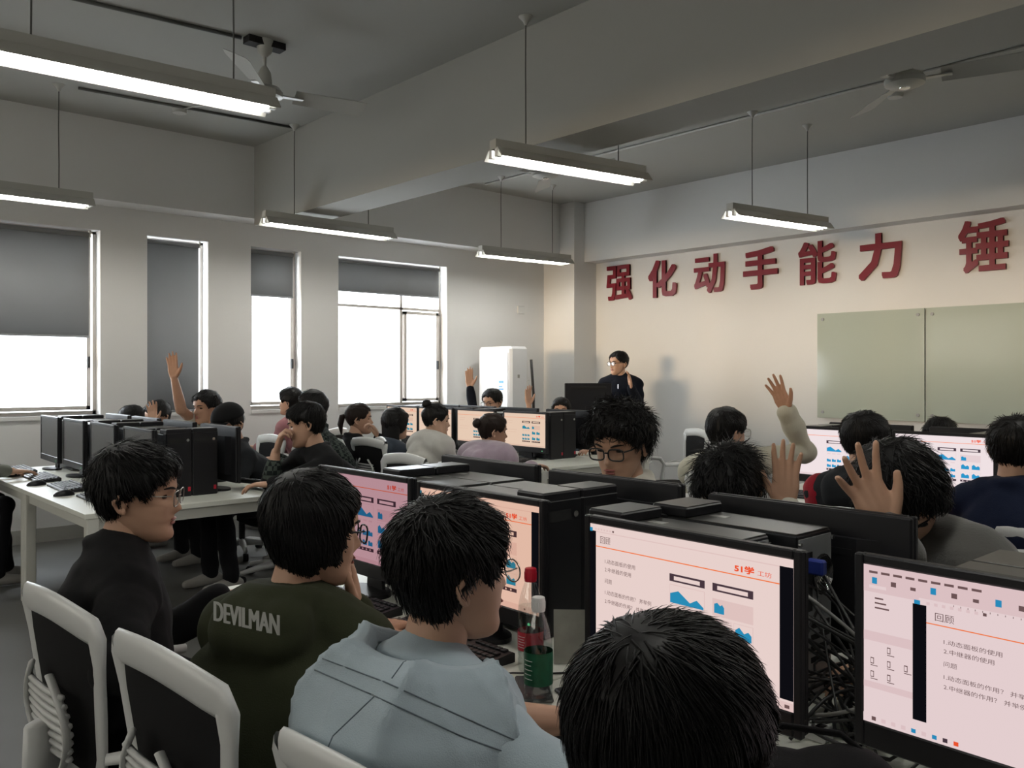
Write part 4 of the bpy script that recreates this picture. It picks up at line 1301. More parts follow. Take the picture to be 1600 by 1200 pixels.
    if face_parts:
        for s in (-1, 1):
            eb = MB(); eb.ball((s * .032, front_y(.032, .003) - .0080, .002), (.0145, .007, .0042), 12)
            eb.v = [tuple(H(p)) for p in eb.v]; child('eye', eb, M['eye'])
        lb = MB(); lb.ball((0, front_y(0, -.057) + .0028, -.0565), (.021, .0052, .0042), 12); lb.ball((0, front_y(0, -.066) + .0030, -.0665), (.018, .0052, .0045), 12)
        lb.v = [tuple(H(p)) for p in lb.v]; child('lips', lb, M['lips'])
    if glasses:
        g = MB(); ln = MB(); glasses_geo(g, ln, glasses.get('round'), glasses.get('r', .0016))
        g.v = [tuple(H(p)) for p in g.v]; ln.v = [tuple(H(p)) for p in ln.v]
        go = child('glasses', g, M[glasses.get('m', 'frame_black')])
        le = ln.mesh('lens', M['lens']); le.transform(Matrix.Translation(-origin))
        link(bpy.data.objects.new('lens', le), go)
    info = dict(root=root, H=H, nb=nb, brt=brt, bfor=bfor, sh=sh, child=child, origin=origin, jacket=root.children[0])
    return info

def A_(el, wr, f, n, curl=.3, spread=.15, **k):
    return dict(el=Vector(el), wr=Vector(wr), f=Vector(f), n=Vector(n), curl=curl, spread=spread, **k)
FY = 47.9        # heading of +Y
BY = FY + 180    # heading of -Y
NEARHAIR = dict(n=1300, rad=.0011, len=.05, lift=.003)
# --- near row, camera side
p1 = person('student in a black shirt and thin glasses in right profile beside the aisle', at(217, 773, 2.32), 80, (-2.28, .74), body=62, pitch=4, top='black', near=True, scale=1.06, puff=1.3,
       hair=dict(NEARHAIR, front=.048, side=-.01, thick=.020, lift=.006, nape=-.07, mess=.003), glasses=dict(m='frame_metal', r=.0014), collar='ring', seed=11,
       arms=[A_((-1.98, .62, .80), (-1.95, .85, .70), VIEW * .3 + RIGHT, -UP, .4, .1), None])
p2 = person('student in an olive sweatshirt with white lettering on the back, chin on hand', at(492, 828, 1.95), 62, (-1.66, .76), body=24, pitch=6, top='olive', near=True, scale=1.06, puff=1.15,
       hair=dict(NEARHAIR, front=.05, side=-.065, nape=-.118, thick=.017, long=True, lift=.002, mess=.002), glasses=dict(r=.002), collar='hood', seed=12,
       arms=[A_(at(572, 1030, 1.98), at(556, 948, 2.03), UP * 1 - RIGHT * .15, -RIGHT - VIEW * .3, 1.0, .05), A_((-1.98, 1.02, .80), (-1.95, 1.25, .765), Vector((-.1, 1, 0)), -UP, .45, .12)])
p3 = person('student in a pale blue hooded jacket seen from behind with round glasses', at(708, 892, 1.52), 58, (-1.10, .70), body=FY, pitch=2, top='paleblue', near=True, scale=1.04, puff=1.2, shrug=(-.035, -.035),
       hair=dict(NEARHAIR, n=2600, front=.055, side=-.02, nape=-.092, thick=.015, lift=.005, len=.045), glasses=dict(m='frame_metal', r=.0014, round=True), collar='bighood', seed=13,
       arms=[A_((-.80, .96, .80), (-.86, 1.19, .765), Vector((-.2, 1, 0)), -UP, .35, .1), A_((-1.27, 1.00, .80), (-1.16, 1.20, .775), RIGHT + VIEW * .4, -UP, .35, .12, cuff=.38)])
p4 = person('student nearest the camera, only the back of a black haired head in view', at(1046, 1166, .91), FY, (-.50, .54), body=FY, pitch=12, top='charcoal', near=True, scale=1.04,
       hair=dict(NEARHAIR, n=4600, front=.055, side=-.02, nape=-.095, thick=.018, lift=.003, mess=.0015, rough=.008, rad=.0008, len=.06, whorl=(.0, -.075, .10)), collar='hood', seed=14,
       arms=[A_((-.27, .84, .79), (-.33, 1.10, .765), Vector((-.2, 1, 0)), -UP), A_((-.74, .84, .79), (-.70, 1.10, .765), Vector((.2, 1, 0)), -UP)])
# --- near row, far side
p5 = person('student with fluffy black hair and black rimmed glasses looking down over a monitor', at(968, 695, 3.10), 213, (-2.02, 2.75), body=BY, pitch=14, top='offwhite', near=True, scale=1.12, skin='skin',
       hair=dict(NEARHAIR, n=1800, front=.045, side=.0, thick=.030, lift=.010, mess=.006, rough=.05, len=.035, rad=.0014), glasses=dict(r=.0026), seed=15, collar='ring', lean_back=.03)
p6 = person('student with spiky short hair bowed low beside a raised open hand', at(1139, 766, 2.72), 212, (-1.50, 2.78), body=BY, pitch=38, top='offwhite', near=True, scale=1.10,
       hair=dict(NEARHAIR, n=1800, front=.05, thick=.018, lift=.014, rough=.03, len=.035), glasses=dict(), seed=16,
       arms=[None, A_(at(1235, 850, 2.75), at(1227, 788, 2.68), UP * 1 + RIGHT * .02, -VIEW, .12, .20)])
p7 = person('student in a dark grey wool jacket hiding the bowed head behind a spread hand', at(1408, 782, 2.20), 205, (-.70, 2.46), body=BY + 15, pitch=48, roll=10, top='darkgrey', near=True, scale=1.14, puff=1.4, shrug=(0, .05),
       hair=dict(NEARHAIR, n=2000, front=.05, thick=.022, lift=.006, rough=.03, len=.05, mess=.004), seed=17, collar='ring',
       arms=[A_(at(1420, 930, 2.10), at(1383, 822, 2.03), UP * .9 - RIGHT * .45, -VIEW, (.10, .12, .16, .2), .42, thumb=.9), None])
# --- far right row, camera side
p8 = person('student in a cream jacket raising the right arm in front of the glass board', at(1137, 676, 4.55), 62, (-2.52, 4.02), body=FY, top='cream', near=True, scale=1.06, puff=1.35,
       hair=dict(n=700, front=.055, side=-.01, thick=.014, lift=.002), glasses=dict(m='frame_metal'), seed=18, skin='skin_tan', shrug=(.085, .02), group='students of the far right row',
       arms=[A_(at(1256, 706, 4.50), at(1228, 640, 4.42), UP * 1 - RIGHT * .42, -VIEW * .5 + -RIGHT * .5, .10, .30), None])
p9 = person('student in a black hooded jacket with red sleeves before the white slide monitor', at(1354, 690, 3.85), FY + 12, (-1.80, 3.92), body=FY, top='charcoal', sleeves='red', scale=1.10, puff=1.2,
       hair=dict(n=900, front=.055, thick=.011, lift=.003, nape=-.06, len=.03), seed=19, collar='hood', group='students of the far right row')
p10 = person('student in a navy sweater at the right picture edge', at(1588, 702, 3.60), FY + 5, (-1.20, 3.95), body=FY, top='navy', scale=1.10, puff=1.15,
       hair=dict(n=900, front=.055, thick=.014, lift=.006, nape=-.065, len=.035), seed=20, collar='ring', group='students of the far right row')
p11 = person('dark haired student hidden up to the hair behind the far right monitors', at(1468, 684, 5.72), BY, (-2.30, 6.15), body=BY, pitch=15, top='charcoal', scale=1.05,
       hair=dict(n=400, thick=.018, lift=.008), seed=21, group='students of the far right row')
# --- far middle row, camera side
GM = 'students of the far middle row'
def pony(mb): mb.tube([(0, -.10, .03), (0, -.135, .02), (0, -.15, -.04), (.005, -.14, -.12)], [.018, .026, .024, .006], 10)
def bun_high(mb): mb.ball((0, -.085, .115), (.040, .038, .034), 14); mb.tube([(0, -.07, .09), (0, -.085, .115)], [.03, .03], 10)
def bun_low(mb): mb.ball((0, -.125, .045), (.036, .032, .034), 14)
def long_hair(mb):
    vs = []; fs = []; n = 20
    for i, z in enumerate(np.linspace(.05, -.27, 9)):
        for k in range(n):
            a = 2 * PI * k / n
            vs.append((.092 * math.cos(a) * (1 - .1 * i / 8), -.035 + (.078 - .01 * i / 8) * math.sin(a) * (1 if math.sin(a) < 0 else .35) + .004 * math.sin(9 * a), z))
    for i in range(8):
        for k in range(n): fs.append((i * n + k, (i + 1) * n + k, (i + 1) * n + (k + 1) % n, i * n + (k + 1) % n))
    fs.append(tuple(range(n))); fs.append(tuple(8 * n + k for k in range(n))[::-1]); mb.add(vs, fs)
p12 = person('student with a ponytail in a black jacket resting the chin on a hand', at(562, 655, 7.1), 80, (-6.12, 3.80), body=FY + 10, top='black', hair=dict(n=250, thick=.014, nape=-.06, lift=.002), hair_m='hair_brown', tail=pony, seed=22, group=GM, puff=1.1, scale=1.05,
       arms=[A_(at(600, 712, 7.0), at(592, 683, 6.95), UP - RIGHT * .5, -RIGHT, .8, .05), None])
p13 = person('student with long straight black hair in a grey blue jacket', at(619, 663, 6.95), FY, (-5.76, 3.95), body=FY, top='greyblue', hair=dict(n=250, thick=.020, nape=-.10, side=-.05, long=True, lift=.002), tail=long_hair, seed=23, group=GM, puff=1.1, scale=1.04, collar='hood')
p14 = person('student with a high hair bun in a white fleece jacket', at(682, 657, 6.6), 75, (-5.30, 3.98), body=FY + 8, top='white', hair=dict(n=250, thick=.013, nape=-.06, lift=.002), tail=bun_high, seed=24, group=GM, puff=1.6, shrug=(.03, .03), scale=1.04, skin='skin_pale', pitch=6)
p15 = person('student with a brown hair bun in a lilac fleece hooded top', at(771, 674, 6.2), FY + 22, (-4.66, 3.98), body=FY, top='lilac', hair=dict(n=250, thick=.014, nape=-.07, lift=.002), hair_m='hair_brown', tail=bun_low, seed=25, group=GM, puff=1.75, shrug=(.04, .04), scale=1.04, collar='hood', pitch=6)
# --- far middle row, facing the camera
p16 = person('student in a navy jacket and glasses raising one hand beside the air conditioner', at(769, 628, 9.0), 218, (-6.80, 6.08), body=BY - 5, top='midnight', shrug=(.06, 0), hair=dict(n=250, thick=.015), glasses=dict(r=.002), seed=26, group=GM, scale=1.10, pitch=12,
       arms=[A_(at(741, 650, 8.9), at(734, 604, 8.85), UP - RIGHT * .05, -VIEW, .08, .08), None])
p17 = person('student with dark hair raising a hand, face half hidden behind the tower', at(877, 642, 8.6), 190, (-6.0, 6.12), body=BY, top='greyblue', hair=dict(n=250, thick=.017, front=.05, long=True, nape=-.1, side=-.06), seed=27, group=GM, scale=1.05, bare=(True, False),
       arms=[A_(at(832, 690, 8.5), at(826, 632, 8.45), UP - RIGHT * .06, -VIEW * .7 + RIGHT * .6, .12, .15), None])
p18 = person('dark haired student behind the far middle row, next to the lecturer monitor', at(936, 658, 7.9), 200, (-5.30, 6.10), body=BY, top='charcoal', hair=dict(n=250, thick=.018, lift=.005), seed=28, group=GM, scale=1.05, pitch=25)
# --- left window row
GL = 'students of the left window row'
p20 = person('student with a bare arm raised high beside the narrow lowered blind', at(322, 637, 6.75), 212, (-6.55, 2.98), body=BY, top='offwhite', shrug=(.06, 0), hair=dict(n=350, thick=.015, front=.055), seed=29, group=GL, scale=1.08, skin='skin_tan', bare=(True, False), pitch=4,
       arms=[A_(at(283, 640, 6.6), at(272, 590, 6.55), UP - RIGHT * .10, -VIEW, .10, .14), None])
def cap_none(mb): pass
p21 = person('student in a black baseball cap and dark jumper, face lowered', at(357, 663, 5.95), 205, (-5.62, 2.82), body=BY, top='charcoal', hair=dict(n=150, thick=.014), glasses=dict(), seed=30, group=GL, scale=1.05, pitch=18)
p22 = person('student holding a hand before the hair near the left windows', at(246, 650, 7.35), 215, (-7.42, 2.95), body=BY, top='charcoal', hair=dict(n=250, thick=.018), seed=31, group=GL, scale=1.05, pitch=20,
       arms=[A_(at(240, 700, 7.1), at(238, 661, 7.08), UP, -VIEW, .2, .2), None])
p23 = person('dark haired student at the far window end of the left row', at(205, 657, 7.5), BY, (-7.72, 2.98), body=BY, top='charcoal', hair=dict(n=250, thick=.016), seed=32, group=GL, scale=1.04, pitch=20)
p24 = person('student in a black jacket leaning a cheek on one hand at the row end', at(477, 664, 5.05), 262, (-4.42, 2.82), body=BY, top='black', hair=dict(n=800, thick=.018, front=.05, lift=.004, side=-.0), seed=33, group=GL, near=True, scale=1.06, pitch=12, roll=6, puff=1.15,
       arms=[A_(at(424, 752, 4.95), at(431, 706, 4.95), UP + RIGHT * .25, RIGHT + VIEW * .2, .8, .08, cuff=.25), A_(at(470, 745, 4.85), at(425, 757, 4.85), -RIGHT, -UP, .4, .1)])
p25 = person('student in a dusty pink hooded top by the third window', at(453, 628, 8.0), 285, (-7.20, 3.95), body=285, top='pink', hair=dict(n=250, thick=.020), seed=34, group=GL, collar='hood', puff=1.2, scale=1.05)
p26 = person('student in a dark plaid shirt behind the cheek leaning student', at(486, 639, 6.75), 268, (-5.80, 3.50), body=250, top='plaid', hair=dict(n=250, thick=.017), seed=35, group=GL, scale=1.15, puff=1.1)
p27 = person('student at the left picture edge typing, only arm and legs in view', at(-66, 690, 5.6), FY, (-6.78, .92), body=FY, top='greygreen', hair=dict(n=150), seed=36, group=GL, scale=1.05, puff=1.15,
       arms=[A_((-6.50, 1.16, .82), (-6.58, 1.38, .79), Vector((-.12, 1, -.08)), -UP, .3, .1, cuff=.8), None])
# --- the lecturer
p28 = person('lecturer in a dark zip jacket standing by the front wall, hand lifted', at(966, 568, 9.7), 236, (-6.38, 7.36), body=200, top='midnight', hair=dict(n=300, front=.06, thick=.016, nape=-.06, side=.0, lift=.003), glasses=dict(r=.0022), standing=True, seed=37, group='people', scale=1.10, puff=1.2, near=True, collar='ring', pitch=2,
       arms=[A_(at(941, 640, 9.6), at(950, 662, 9.4), -VIEW, -UP, .3, .1), A_(at(998, 630, 9.6), at(986, 606, 9.42), UP * .9 - RIGHT * .1 - VIEW * .3, -RIGHT, .25, .15)])
p28['root'].pop('group', None)
MB().box(-.004, .004, 0, .004, 0, .36).build('zip', M['chrome'], p28['root']).location = (p28['nb'] - p28['origin'] + p28['bfor'] * .135 + Vector((0, 0, -.42)))

# cap
H = p21['H']; cp = MB(); vs = []; fs = []; n = 28
for i, th in enumerate(np.linspace(0, PI / 2, 9)):
    for k in range(n):
        a = 2 * PI * k / n
        vs.append((.098 * math.sin(th) * math.cos(a), -.008 + .122 * math.sin(th) * math.sin(a), .048 + .098 * math.cos(th)))
for i in range(8):
    for k in range(n): fs.append((i * n + k, (i + 1) * n + k, (i + 1) * n + (k + 1) % n, i * n + (k + 1) % n))
fs.append(tuple(8 * n + k for k in range(n))[::-1]); cp.add(vs, fs)
cp.v = [tuple(H(p)) for p in cp.v]; cap_o = p21['child']('cap', cp, C['black'])
br = MB(); vs = []; fs = []
for s in (0, 1):
    for i, r in enumerate((.10, .14, .185)):
        for k in range(9):
            a = PI * (.22 + .56 * k / 8); vs.append((.093 * math.cos(a) * (1 + i * .02), -.008 + .120 * math.sin(a) + (.0, .038, .062)[i] * math.sin(a), .050 - .006 * i - .02 * math.cos(a) ** 2 + .004 * s))
for s in (0, 1):
    for i in range(2):
        for k in range(8):
            q = s * 27 + i * 9 + k; fs.append((q, q + 1, q + 10, q + 9) if s else (q, q + 9, q + 10, q + 1))
br.add(vs, fs); br.v = [tuple(H(p)) for p in br.v]
b_ = br.mesh('brim', C['black'], True); b_.transform(Matrix.Translation(-p21['origin'])); link(bpy.data.objects.new('brim', b_), cap_o)

pc = MB(); chain(pc, [at(424, 752, 4.95), at(426, 740, 4.95), at(428, 728, 4.95)], [.058, .056, .050]); p24['child']('plaid_cuff', remesh(pc, .01, 3), C['plaid'])
# big draped hood of the pale blue jacket
I = p3; nb, brt, bfor = I['nb'], I['brt'], I['bfor']
hd = MB(); NA, NRW = 120, 34
rows = [(0, .085, .012), (.12, .098, .040), (.24, .118, .046), (.36, .140, .030), (.5, .165, -.012), (.64, .185, -.062), (.78, .192, -.115), (.9, .175, -.165), (1, .13, -.185)]
ts = [r_[0] for r_ in rows]
hv = []
for s_ in (0, 1):
    for i in range(NRW + 1):
        t = i / NRW; rad = np.interp(t, ts, [r_[1] for r_ in rows]); zz = np.interp(t, ts, [r_[2] for r_ in rows])
        for k in range(NA + 1):
            th = (k / NA - .5) * 2 * 2.45                    # 0 = straight back
            bk = .5 + .5 * math.cos(th)
            r_ = .085 + (rad - .085) * (.35 + .65 * bk ** .7)
            z_ = zz * (.25 + .75 * bk ** .6) - (1 - bk) * .05 * t
            f1 = 1 - 2 * abs(math.sin(3.1 * th + 1.6 * t + .6)) ** .55; f2 = 1 - 2 * abs(math.sin(6.3 * th - 3.4 * t + 1.9)) ** .5
            fold = (.017 * f1 + .010 * f2 * t) * math.sin(PI * min(1, t * 1.15 + .05)) ** .7
            r_ += fold * .55; z_ += fold * .65
            x_ = 1.42 * r_ * math.sin(th); y_ = -(r_ * 1.12 + .03 * t) * math.cos(th) * (1 if math.cos(th) > 0 else .8)
            if s_: r2 = .965; x_ *= r2; y_ *= r2; z_ -= .006
            hv.append(nb + brt * x_ + bfor * (y_ + .01) + UP * (z_ + .022))
NV = (NA + 1) * (NRW + 1); hf = []
for i in range(NRW):
    for k in range(NA):
        a = i * (NA + 1) + k
        hf.append((a, a + 1, a + NA + 2, a + NA + 1)); hf.append((NV + a, NV + a + NA + 1, NV + a + NA + 2, NV + a + 1))
for k in range(NA):
    a = k; hf.append((a, NV + a, NV + a + 1, a + 1)); a = NRW * (NA + 1) + k; hf.append((a, a + 1, NV + a + 1, NV + a))
hd.add(hv, hf); hm = hd.mesh('hood', C['paleblue'], True)
ho = p3['child']('hood', hm, C['paleblue'])
hbv = BVHTree.FromObject(ho, bpy.context.evaluated_depsgraph_get())
def seam(pts, m, r=.0012):
    out = []
    for i in range(len(pts) - 1):
        for t in np.linspace(0, 1, 14):
            u, v = np.array(pts[i]) * (1 - t) + np.array(pts[i + 1]) * t
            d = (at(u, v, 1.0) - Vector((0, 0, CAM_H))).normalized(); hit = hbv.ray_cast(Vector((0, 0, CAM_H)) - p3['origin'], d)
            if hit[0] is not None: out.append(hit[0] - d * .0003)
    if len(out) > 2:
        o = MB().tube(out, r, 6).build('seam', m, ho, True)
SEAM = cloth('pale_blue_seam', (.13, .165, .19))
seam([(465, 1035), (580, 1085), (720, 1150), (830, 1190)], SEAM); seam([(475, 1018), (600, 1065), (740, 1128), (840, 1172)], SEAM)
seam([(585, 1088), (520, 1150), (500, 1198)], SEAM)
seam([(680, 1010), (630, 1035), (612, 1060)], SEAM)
ch = MB().tube([Vector((-1.235, 1.065, .792)), Vector((-1.212, 1.105, .787))], [.049, .047], 16); p3['child']('cuff', ch, C['offwhite'])

# lettering on the olive back
jk = p2['jacket']; bv = BVHTree.FromObject(jk, bpy.context.evaluated_depsgraph_get())
vs, fs = text_mesh('DEVILMAN', .05, res=3)
import bmesh
def project_text(vs, fs, centre, right, up, into, w, h, info, m, dz=0):
    bm = bmesh.new(); bvs = [bm.verts.new(v) for v in fit(vs, -w / 2, w / 2, -h / 2, h / 2)]
    for f in fs:
        try: bm.faces.new([bvs[i] for i in f])
        except ValueError: pass
    bmesh.ops.triangulate(bm, faces=bm.faces[:]); bmesh.ops.subdivide_edges(bm, edges=[e for e in bm.edges if e.calc_length() > .012], cuts=2)
    bmesh.ops.triangulate(bm, faces=bm.faces[:])
    for v in bm.verts:
        p = centre + right * v.co.x + up * v.co.y - into * .4 - info['origin']
        hit = bv.ray_cast(p, into)
        v.co = (hit[0] if hit[0] is not None else p + into * .4) - into * (.003 + dz)
    me = bpy.data.meshes.new('lettering'); bm.to_mesh(me); bm.free(); me.materials.append(m)
    o = bpy.data.objects.new('lettering', me); return link(o, info['root'])
tc = at(386, 965, 1.72); PRINT = mat('white_print', (.42, .42, .40), .8)
for q in (-1, -.4, .4, 1):
    project_text([(v[0] + q * .0022, v[1] + (.0008 if q else 0), v[2]) for v in vs], fs, tc + p2['brt'] * (q * .0018), (p2['brt'] - UP * .06).normalized(), UP, p2['bfor'], .165, .040, p2, PRINT, -.0003 * q)

# chairs under the seated people
def chair_for(p, rz_head, label, group, back=.02):
    f = heading(rz_head); o = p['origin'] - f * back
    return chair(o.x, o.y, math.atan2(-f.x, f.y), label, group)
GC = 'white framed office chairs'
chair(-2.18, .80, .06, 'white framed office chair of the black shirted student by the aisle', GC)
chair(-1.62, .84, .06, 'white framed office chair of the olive sweatshirt student', GC)
chair(-1.07, .92, .05, 'white framed office chair of the pale blue hooded student', GC).scale.z = .94
chair(-.48, .76, 0, 'white framed office chair of the student nearest the camera', GC)
for p, a, lab in ((p5, BY, 'student with fluffy hair'), (p6, BY, 'student with spiky hair'), (p7, BY, 'student in the grey wool jacket'), (p8, FY, 'student in the cream jacket'), (p9, FY, 'student with red sleeves'),
                  (p10, FY, 'student in the navy sweater'), (p11, BY, 'student hidden behind the far right monitors'), (p12, FY, 'student with the ponytail'), (p13, FY, 'long haired student'), (p14, FY, 'student in white fleece'), (p15, FY, 'student in lilac fleece'),
                  (p16, BY, 'student raising a hand by the air conditioner'), (p17, BY, 'half hidden student with the raised hand'), (p18, BY, 'student beside the lecturer monitor'), (p20, BY, 'student with the bare raised arm'),
                  (p21, BY, 'student with the cap'), (p22, BY, 'student with a hand before the hair'), (p23, BY, 'student at the window end'), (p24, BY, 'student leaning on a hand'), (p25, 285, 'student in pink'), (p26, 250, 'student in plaid'), (p27, FY, 'typing student at the left edge')):
    cc = chair_for(p, a, 'white framed office chair of the ' + lab, GC, -.10 if p in (p9, p10) else .02)
    if p in (p9, p10, p14, p15): cc.scale.z = .88
chair(-4.78, 6.25, PI - .5, 'empty white framed office chair against the front wall side', GC)
# ------------------------------------------------------------------ things on the near desk
M['water'] = pane_mat('bottled_water', (.93, .95, .94), .05)
def bottle(x, y, label, cap, capm, label_m, ribs, lz0, lz1, hgt=.237, r=.031):
    o = empty('water_bottle', (x, y, DZ), 0, label, 'bottle', 'water bottles on the near desk')
    k = hgt / .237
    prof = [(.022, 0), (.029, .004), (r, .012), (r, .03), (r - .002, .034), (r, .04), (r, .07), (r - .0015, .075), (r, .08), (r, .13), (r - .001, .15), (.026, .172), (.019, .192), (.0135, .205), (.0125, .212)]
    prof = [(a, b * k) for a, b in prof]
    MB().lathe(prof, 28).build('bottle_body', M['clear_plastic'], o, 50)
    wp = [(a * .955, max(.003, b)) for a, b in prof if b < .155 * k]
    MB().lathe(wp, 28).build('water', M['water'], o, 50)
    lb = MB(); n = 32; vs = []; fs = []
    for i in range(n):
        a = 2 * PI * i / n
        vs += [((r + .0006) * math.cos(a), (r + .0006) * math.sin(a), lz0), ((r + .0006) * math.cos(a), (r + .0006) * math.sin(a), lz1)]
    for i in range(n):
        j = (i + 1) % n; fs.append((2 * i, 2 * j, 2 * j + 1, 2 * i + 1))
    lab = lb.add(vs, fs).build('label', label_m, o, True)
    pr = MB()
    for q in range(5):
        z = lz0 + (lz1 - lz0) * (.2 + .14 * q); a0 = -1.9
        pr.tube([((r + .0009) * math.cos(a0 + t), (r + .0009) * math.sin(a0 + t), z) for t in np.linspace(0, .7 - .1 * (q % 2), 7)], .0007, 4)
    pr.build('print', M['white_plastic'], lab)
    c = MB().lathe([(.0145, .2065 * k), (.0148, .208 * k), (.0148, .229 * k), (.0138, hgt - .001), (.012, hgt)], 28)
    cp = c.build('cap', capm, o, 50)
    rg = MB()
    for q in range(24):
        a = 2 * PI * q / 24; rg.box(.0146 * math.cos(a) - .0006, .0146 * math.cos(a) + .0006, .0146 * math.sin(a) - .0006, .0146 * math.sin(a) + .0006, .212 * k, .228 * k)
    rg.build('cap_ridge', capm, cp)
    return o
GREEN = mat('green_label', (.012, .10, .05), .35, noise=(60, .5))
REDL = mat('red_label', (.45, .02, .04), .35, noise=(60, .3))
bottle(-1.339, 1.287, 'clear water bottle with white cap and green label on the near desk', 'white', M['white_plastic'], GREEN, 3, .052, .122)
bottle(-1.51, 1.425, 'clear water bottle with red cap and red label behind the green one', 'red', M['red'], REDL, 3, .055, .10, .25)

def phone(x, y, rz, label, w=.075, l=.155, t=.009, name='phone'):
    o = empty(name, (x, y, DZ + .0005), rz, label, 'phone' if name == 'phone' else 'tablet')
    MB().box(-w / 2, w / 2, -l / 2, l / 2, 0, t, bev=.003).build('body', M['black_plastic'], o)
    MB().box(-w / 2 + .003, w / 2 - .003, -l / 2 + .004, l / 2 - .004, t, t + .0004).build('screen_glass', M['screen_off'], o)
    return o
phone(-1.41, 1.34, .9, 'black phone lying behind the green label bottle')
phone(-1.29, 1.385, 1.3, 'black phone half hidden to the right of the green label bottle')
phone(-1.40, 1.205, .5, 'black tablet lying flat beside the pale blue sleeve', .12, .17, .008, 'tablet')
# plastic pouch leaning on the tower
pm = pane_mat('pouch_film', (.75, .76, .70), .35); 
pw = MB(); vs = []; fs = []
for s in (0, 1):
    for i in range(6):
        for k in range(6):
            vs.append((-.05 + .10 * k / 5, .004 * s + .003 * math.sin(i * 1.7 + k), .13 * i / 5 - .02 * (k / 5) * (i / 5) * 0))
for s in (0, 1):
    for i in range(5):
        for k in range(5):
            q = s * 36 + i * 6 + k; fs.append((q, q + 1, q + 7, q + 6) if not s else (q, q + 6, q + 7, q + 1))
pouch = tag(pw.add(vs, fs).build('plastic_pouch', mat('cloudy_plastic_pouch', (.33, .33, .29), .3, noise=(25, .25)), None, True), 'cloudy plastic pouch leaning on the tower left of the main monitor', 'pouch')
pouch.location = (-1.47, 1.535, DZ + .002); pouch.rotation_euler = (-.2, 0, .80)
wrap = MB(); rs_ = random.Random(4)
vs = [(.05 * math.cos(a) * r, .04 * math.sin(a) * r, rs_.uniform(.002, .035)) for r in (1, .6, .25) for a in [2 * PI * k / 9 for k in range(9)]]
fs = [(i * 9 + k, i * 9 + (k + 1) % 9, (i + 1) * 9 + (k + 1) % 9, (i + 1) * 9 + k) for i in range(2) for k in range(9)] + [tuple(18 + k for k in range(9))]
w_ = tag(wrap.add(vs, fs).build('plastic_wrapper', M['clear_plastic'], None), 'crumpled clear plastic wrapper next to the phones', 'wrapper'); w_.location = (-1.205, 1.31, DZ)
# black bag by the lower right
bg = empty('black_bag', (-.70, 1.27, DZ), .2, 'soft black bag lying between the two nearest monitors', 'bag')
bb = MB(); bb.ball((0, 0, .055), (.14, .09, .055), 20); bb.ball((.05, .02, .08), (.09, .07, .05), 18); bb.ball((-.06, -.01, .06), (.08, .07, .05), 16)
bme = remesh(bb, .009, 4); wrinkle(bme, .012, 9, .8); v = mesh_np(bme); v[:, 2] = np.maximum(v[:, 2], .001); bme.vertices.foreach_set('co', v.ravel())
bme.materials.clear(); bme.materials.append(C['black']); bme.shade_smooth(); link(bpy.data.objects.new('bag_body', bme), bg)
MB().tube([(-.10, .0, .09), (-.05, .03, .135), (.04, .04, .14), (.10, .03, .11)], .010, 8, flat=.4).build('strap', C['black'], bg, True)
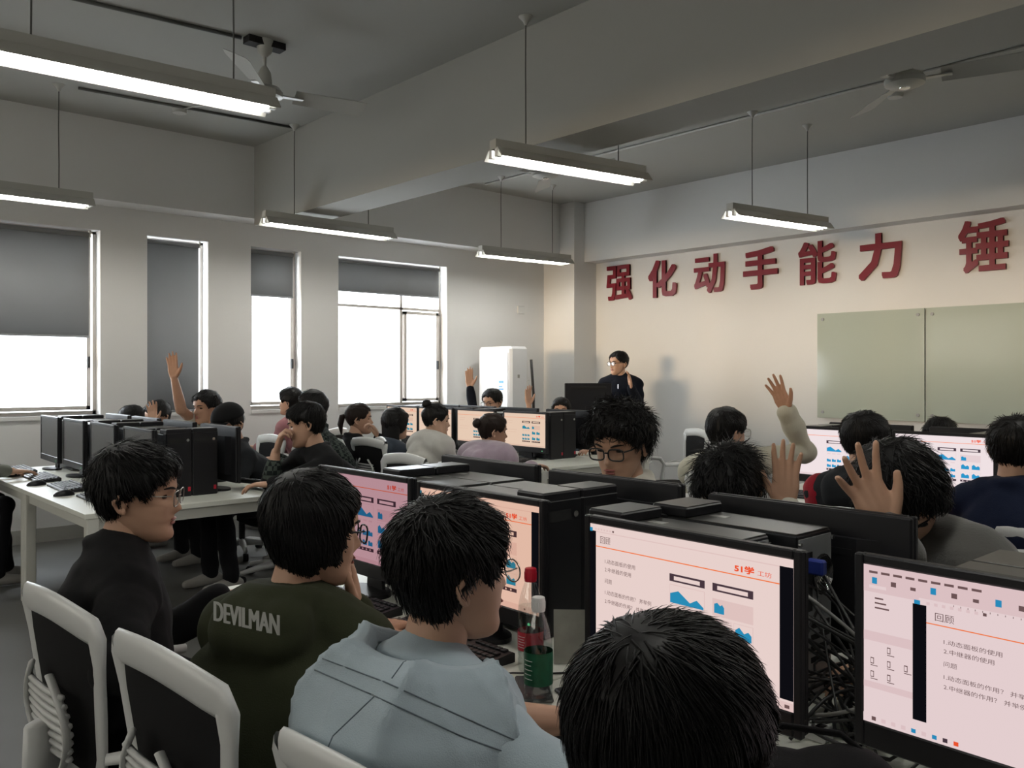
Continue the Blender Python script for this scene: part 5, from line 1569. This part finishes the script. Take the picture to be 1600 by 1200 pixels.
# cables between the two nearest monitors
rc = random.Random(21)
def cable(pts, r, m, label, group):
    P = [Vector(p) for p in pts]; out = []
    for i in range(len(P) - 1):
        a = P[max(0, i - 1)]; b = P[i]; c = P[i + 1]; d = P[min(len(P) - 1, i + 2)]
        for t in np.linspace(0, 1, 6)[:-1]:
            out.append(b * (1 - 3 * t * t + 2 * t ** 3) + c * (3 * t * t - 2 * t ** 3) + (c - a) * (.5 * (t - 2 * t * t + t ** 3)) + (d - b) * (.5 * (t ** 3 - t * t)))
    out.append(P[-1])
    tag(MB().tube(out, r, 7).build('computer_cable', M[m], None, True), label, 'cable', group)
for k in range(16):
    x0 = -.965; y0 = rc.uniform(1.56, 1.82); z0 = DZ + rc.uniform(.05, .31)
    pts = [(x0 + .01, y0, z0)]
    for q in range(5):
        pts.append((rc.uniform(-.93, -.66), rc.uniform(1.54, 1.86), DZ + rc.uniform(.006, .10 if q else .22)))
    pts.append((rc.uniform(-.92, -.66), rc.uniform(1.5, 1.85), DZ + .006))
    cable(pts, rc.uniform(.0025, .0042), 'cable_black', 'black computer cable in the tangle between the two nearest monitors', 'tangled black cables')
cable([(-.97, 1.62, 1.02), (-.88, 1.60, 1.0), (-.78, 1.62, .93), (-.72, 1.66, .84)], .004, 'cable_grey', 'grey cable looping from the tower toward the right monitor', None)
cable([(-.92, 1.60, .75), (-.80, 1.56, .80), (-.70, 1.60, .85)], .004, 'cable_grey', 'light grey cable arching low behind the right monitor', None)
for k in range(3):
    o = empty('power_adapter', (-.86 + .09 * k, 1.58 + .07 * k, DZ), .4 * k, ['white power strip end in the cable tangle, left', 'white power strip end in the cable tangle, middle', 'white power strip end in the cable tangle, right'][k], 'adapter')
    MB().box(-.035, .035, -.02, .02, 0, .028, bev=.004).build('adapter_body', M['white_plastic'], o)
    for s in (-1, 1): MB().box(s * .018 - .008, s * .018 + .008, -.010, .010, .028, .0285).build('socket_face', M['dark'], o)
# lecturer's desk and monitor
lp = at(913, 640, 9.1)
r = empty('lecturer_desk', (lp.x, lp.y + .05, 0), math.radians(0), 'plain white lecturer desk beneath the black turned monitor', 'desk')
MB().box(-.55, .45, -.20, .26, .90, .93, bev=.003).build('tabletop', M['desk_top'], r)
MB().box(-.53, .43, .22, .24, .10, .90).build('front_board', M['white_metal'], r)
for s in (-.52, .42):
    MB().box(s - .012, s + .012, -.18, .24, 0, .90).build('side_board', M['white_metal'], r)
m = empty('lecturer_monitor', (lp.x, lp.y + .06, .93), math.radians(FY * 0 + 47.9 + 12), 'black monitor seen from behind in front of the lecturer', 'monitor')
w = .26
MB().box(-w, w, -.012, .012, .12, .42, bev=.006).build('back_shell', M['black_plastic'], m)
MB().box(-w * .75, w * .75, -.02, -.011, .36, .385, bev=.003).build('vent_strip', M['dark'], m)
MB().box(-w + .015, w - .015, .0121, .0125, .14, .405).build('screen', M['screen_off'], m)
MB().box(-.035, .035, -.02, .0, .01, .18, bev=.004).build('stand', M['black_plastic'], m)
MB().box(-.11, .11, -.08, .06, 0, .012, bev=.004).build('stand_base', M['black_plastic'], m)
bpy.context.view_layer.update()
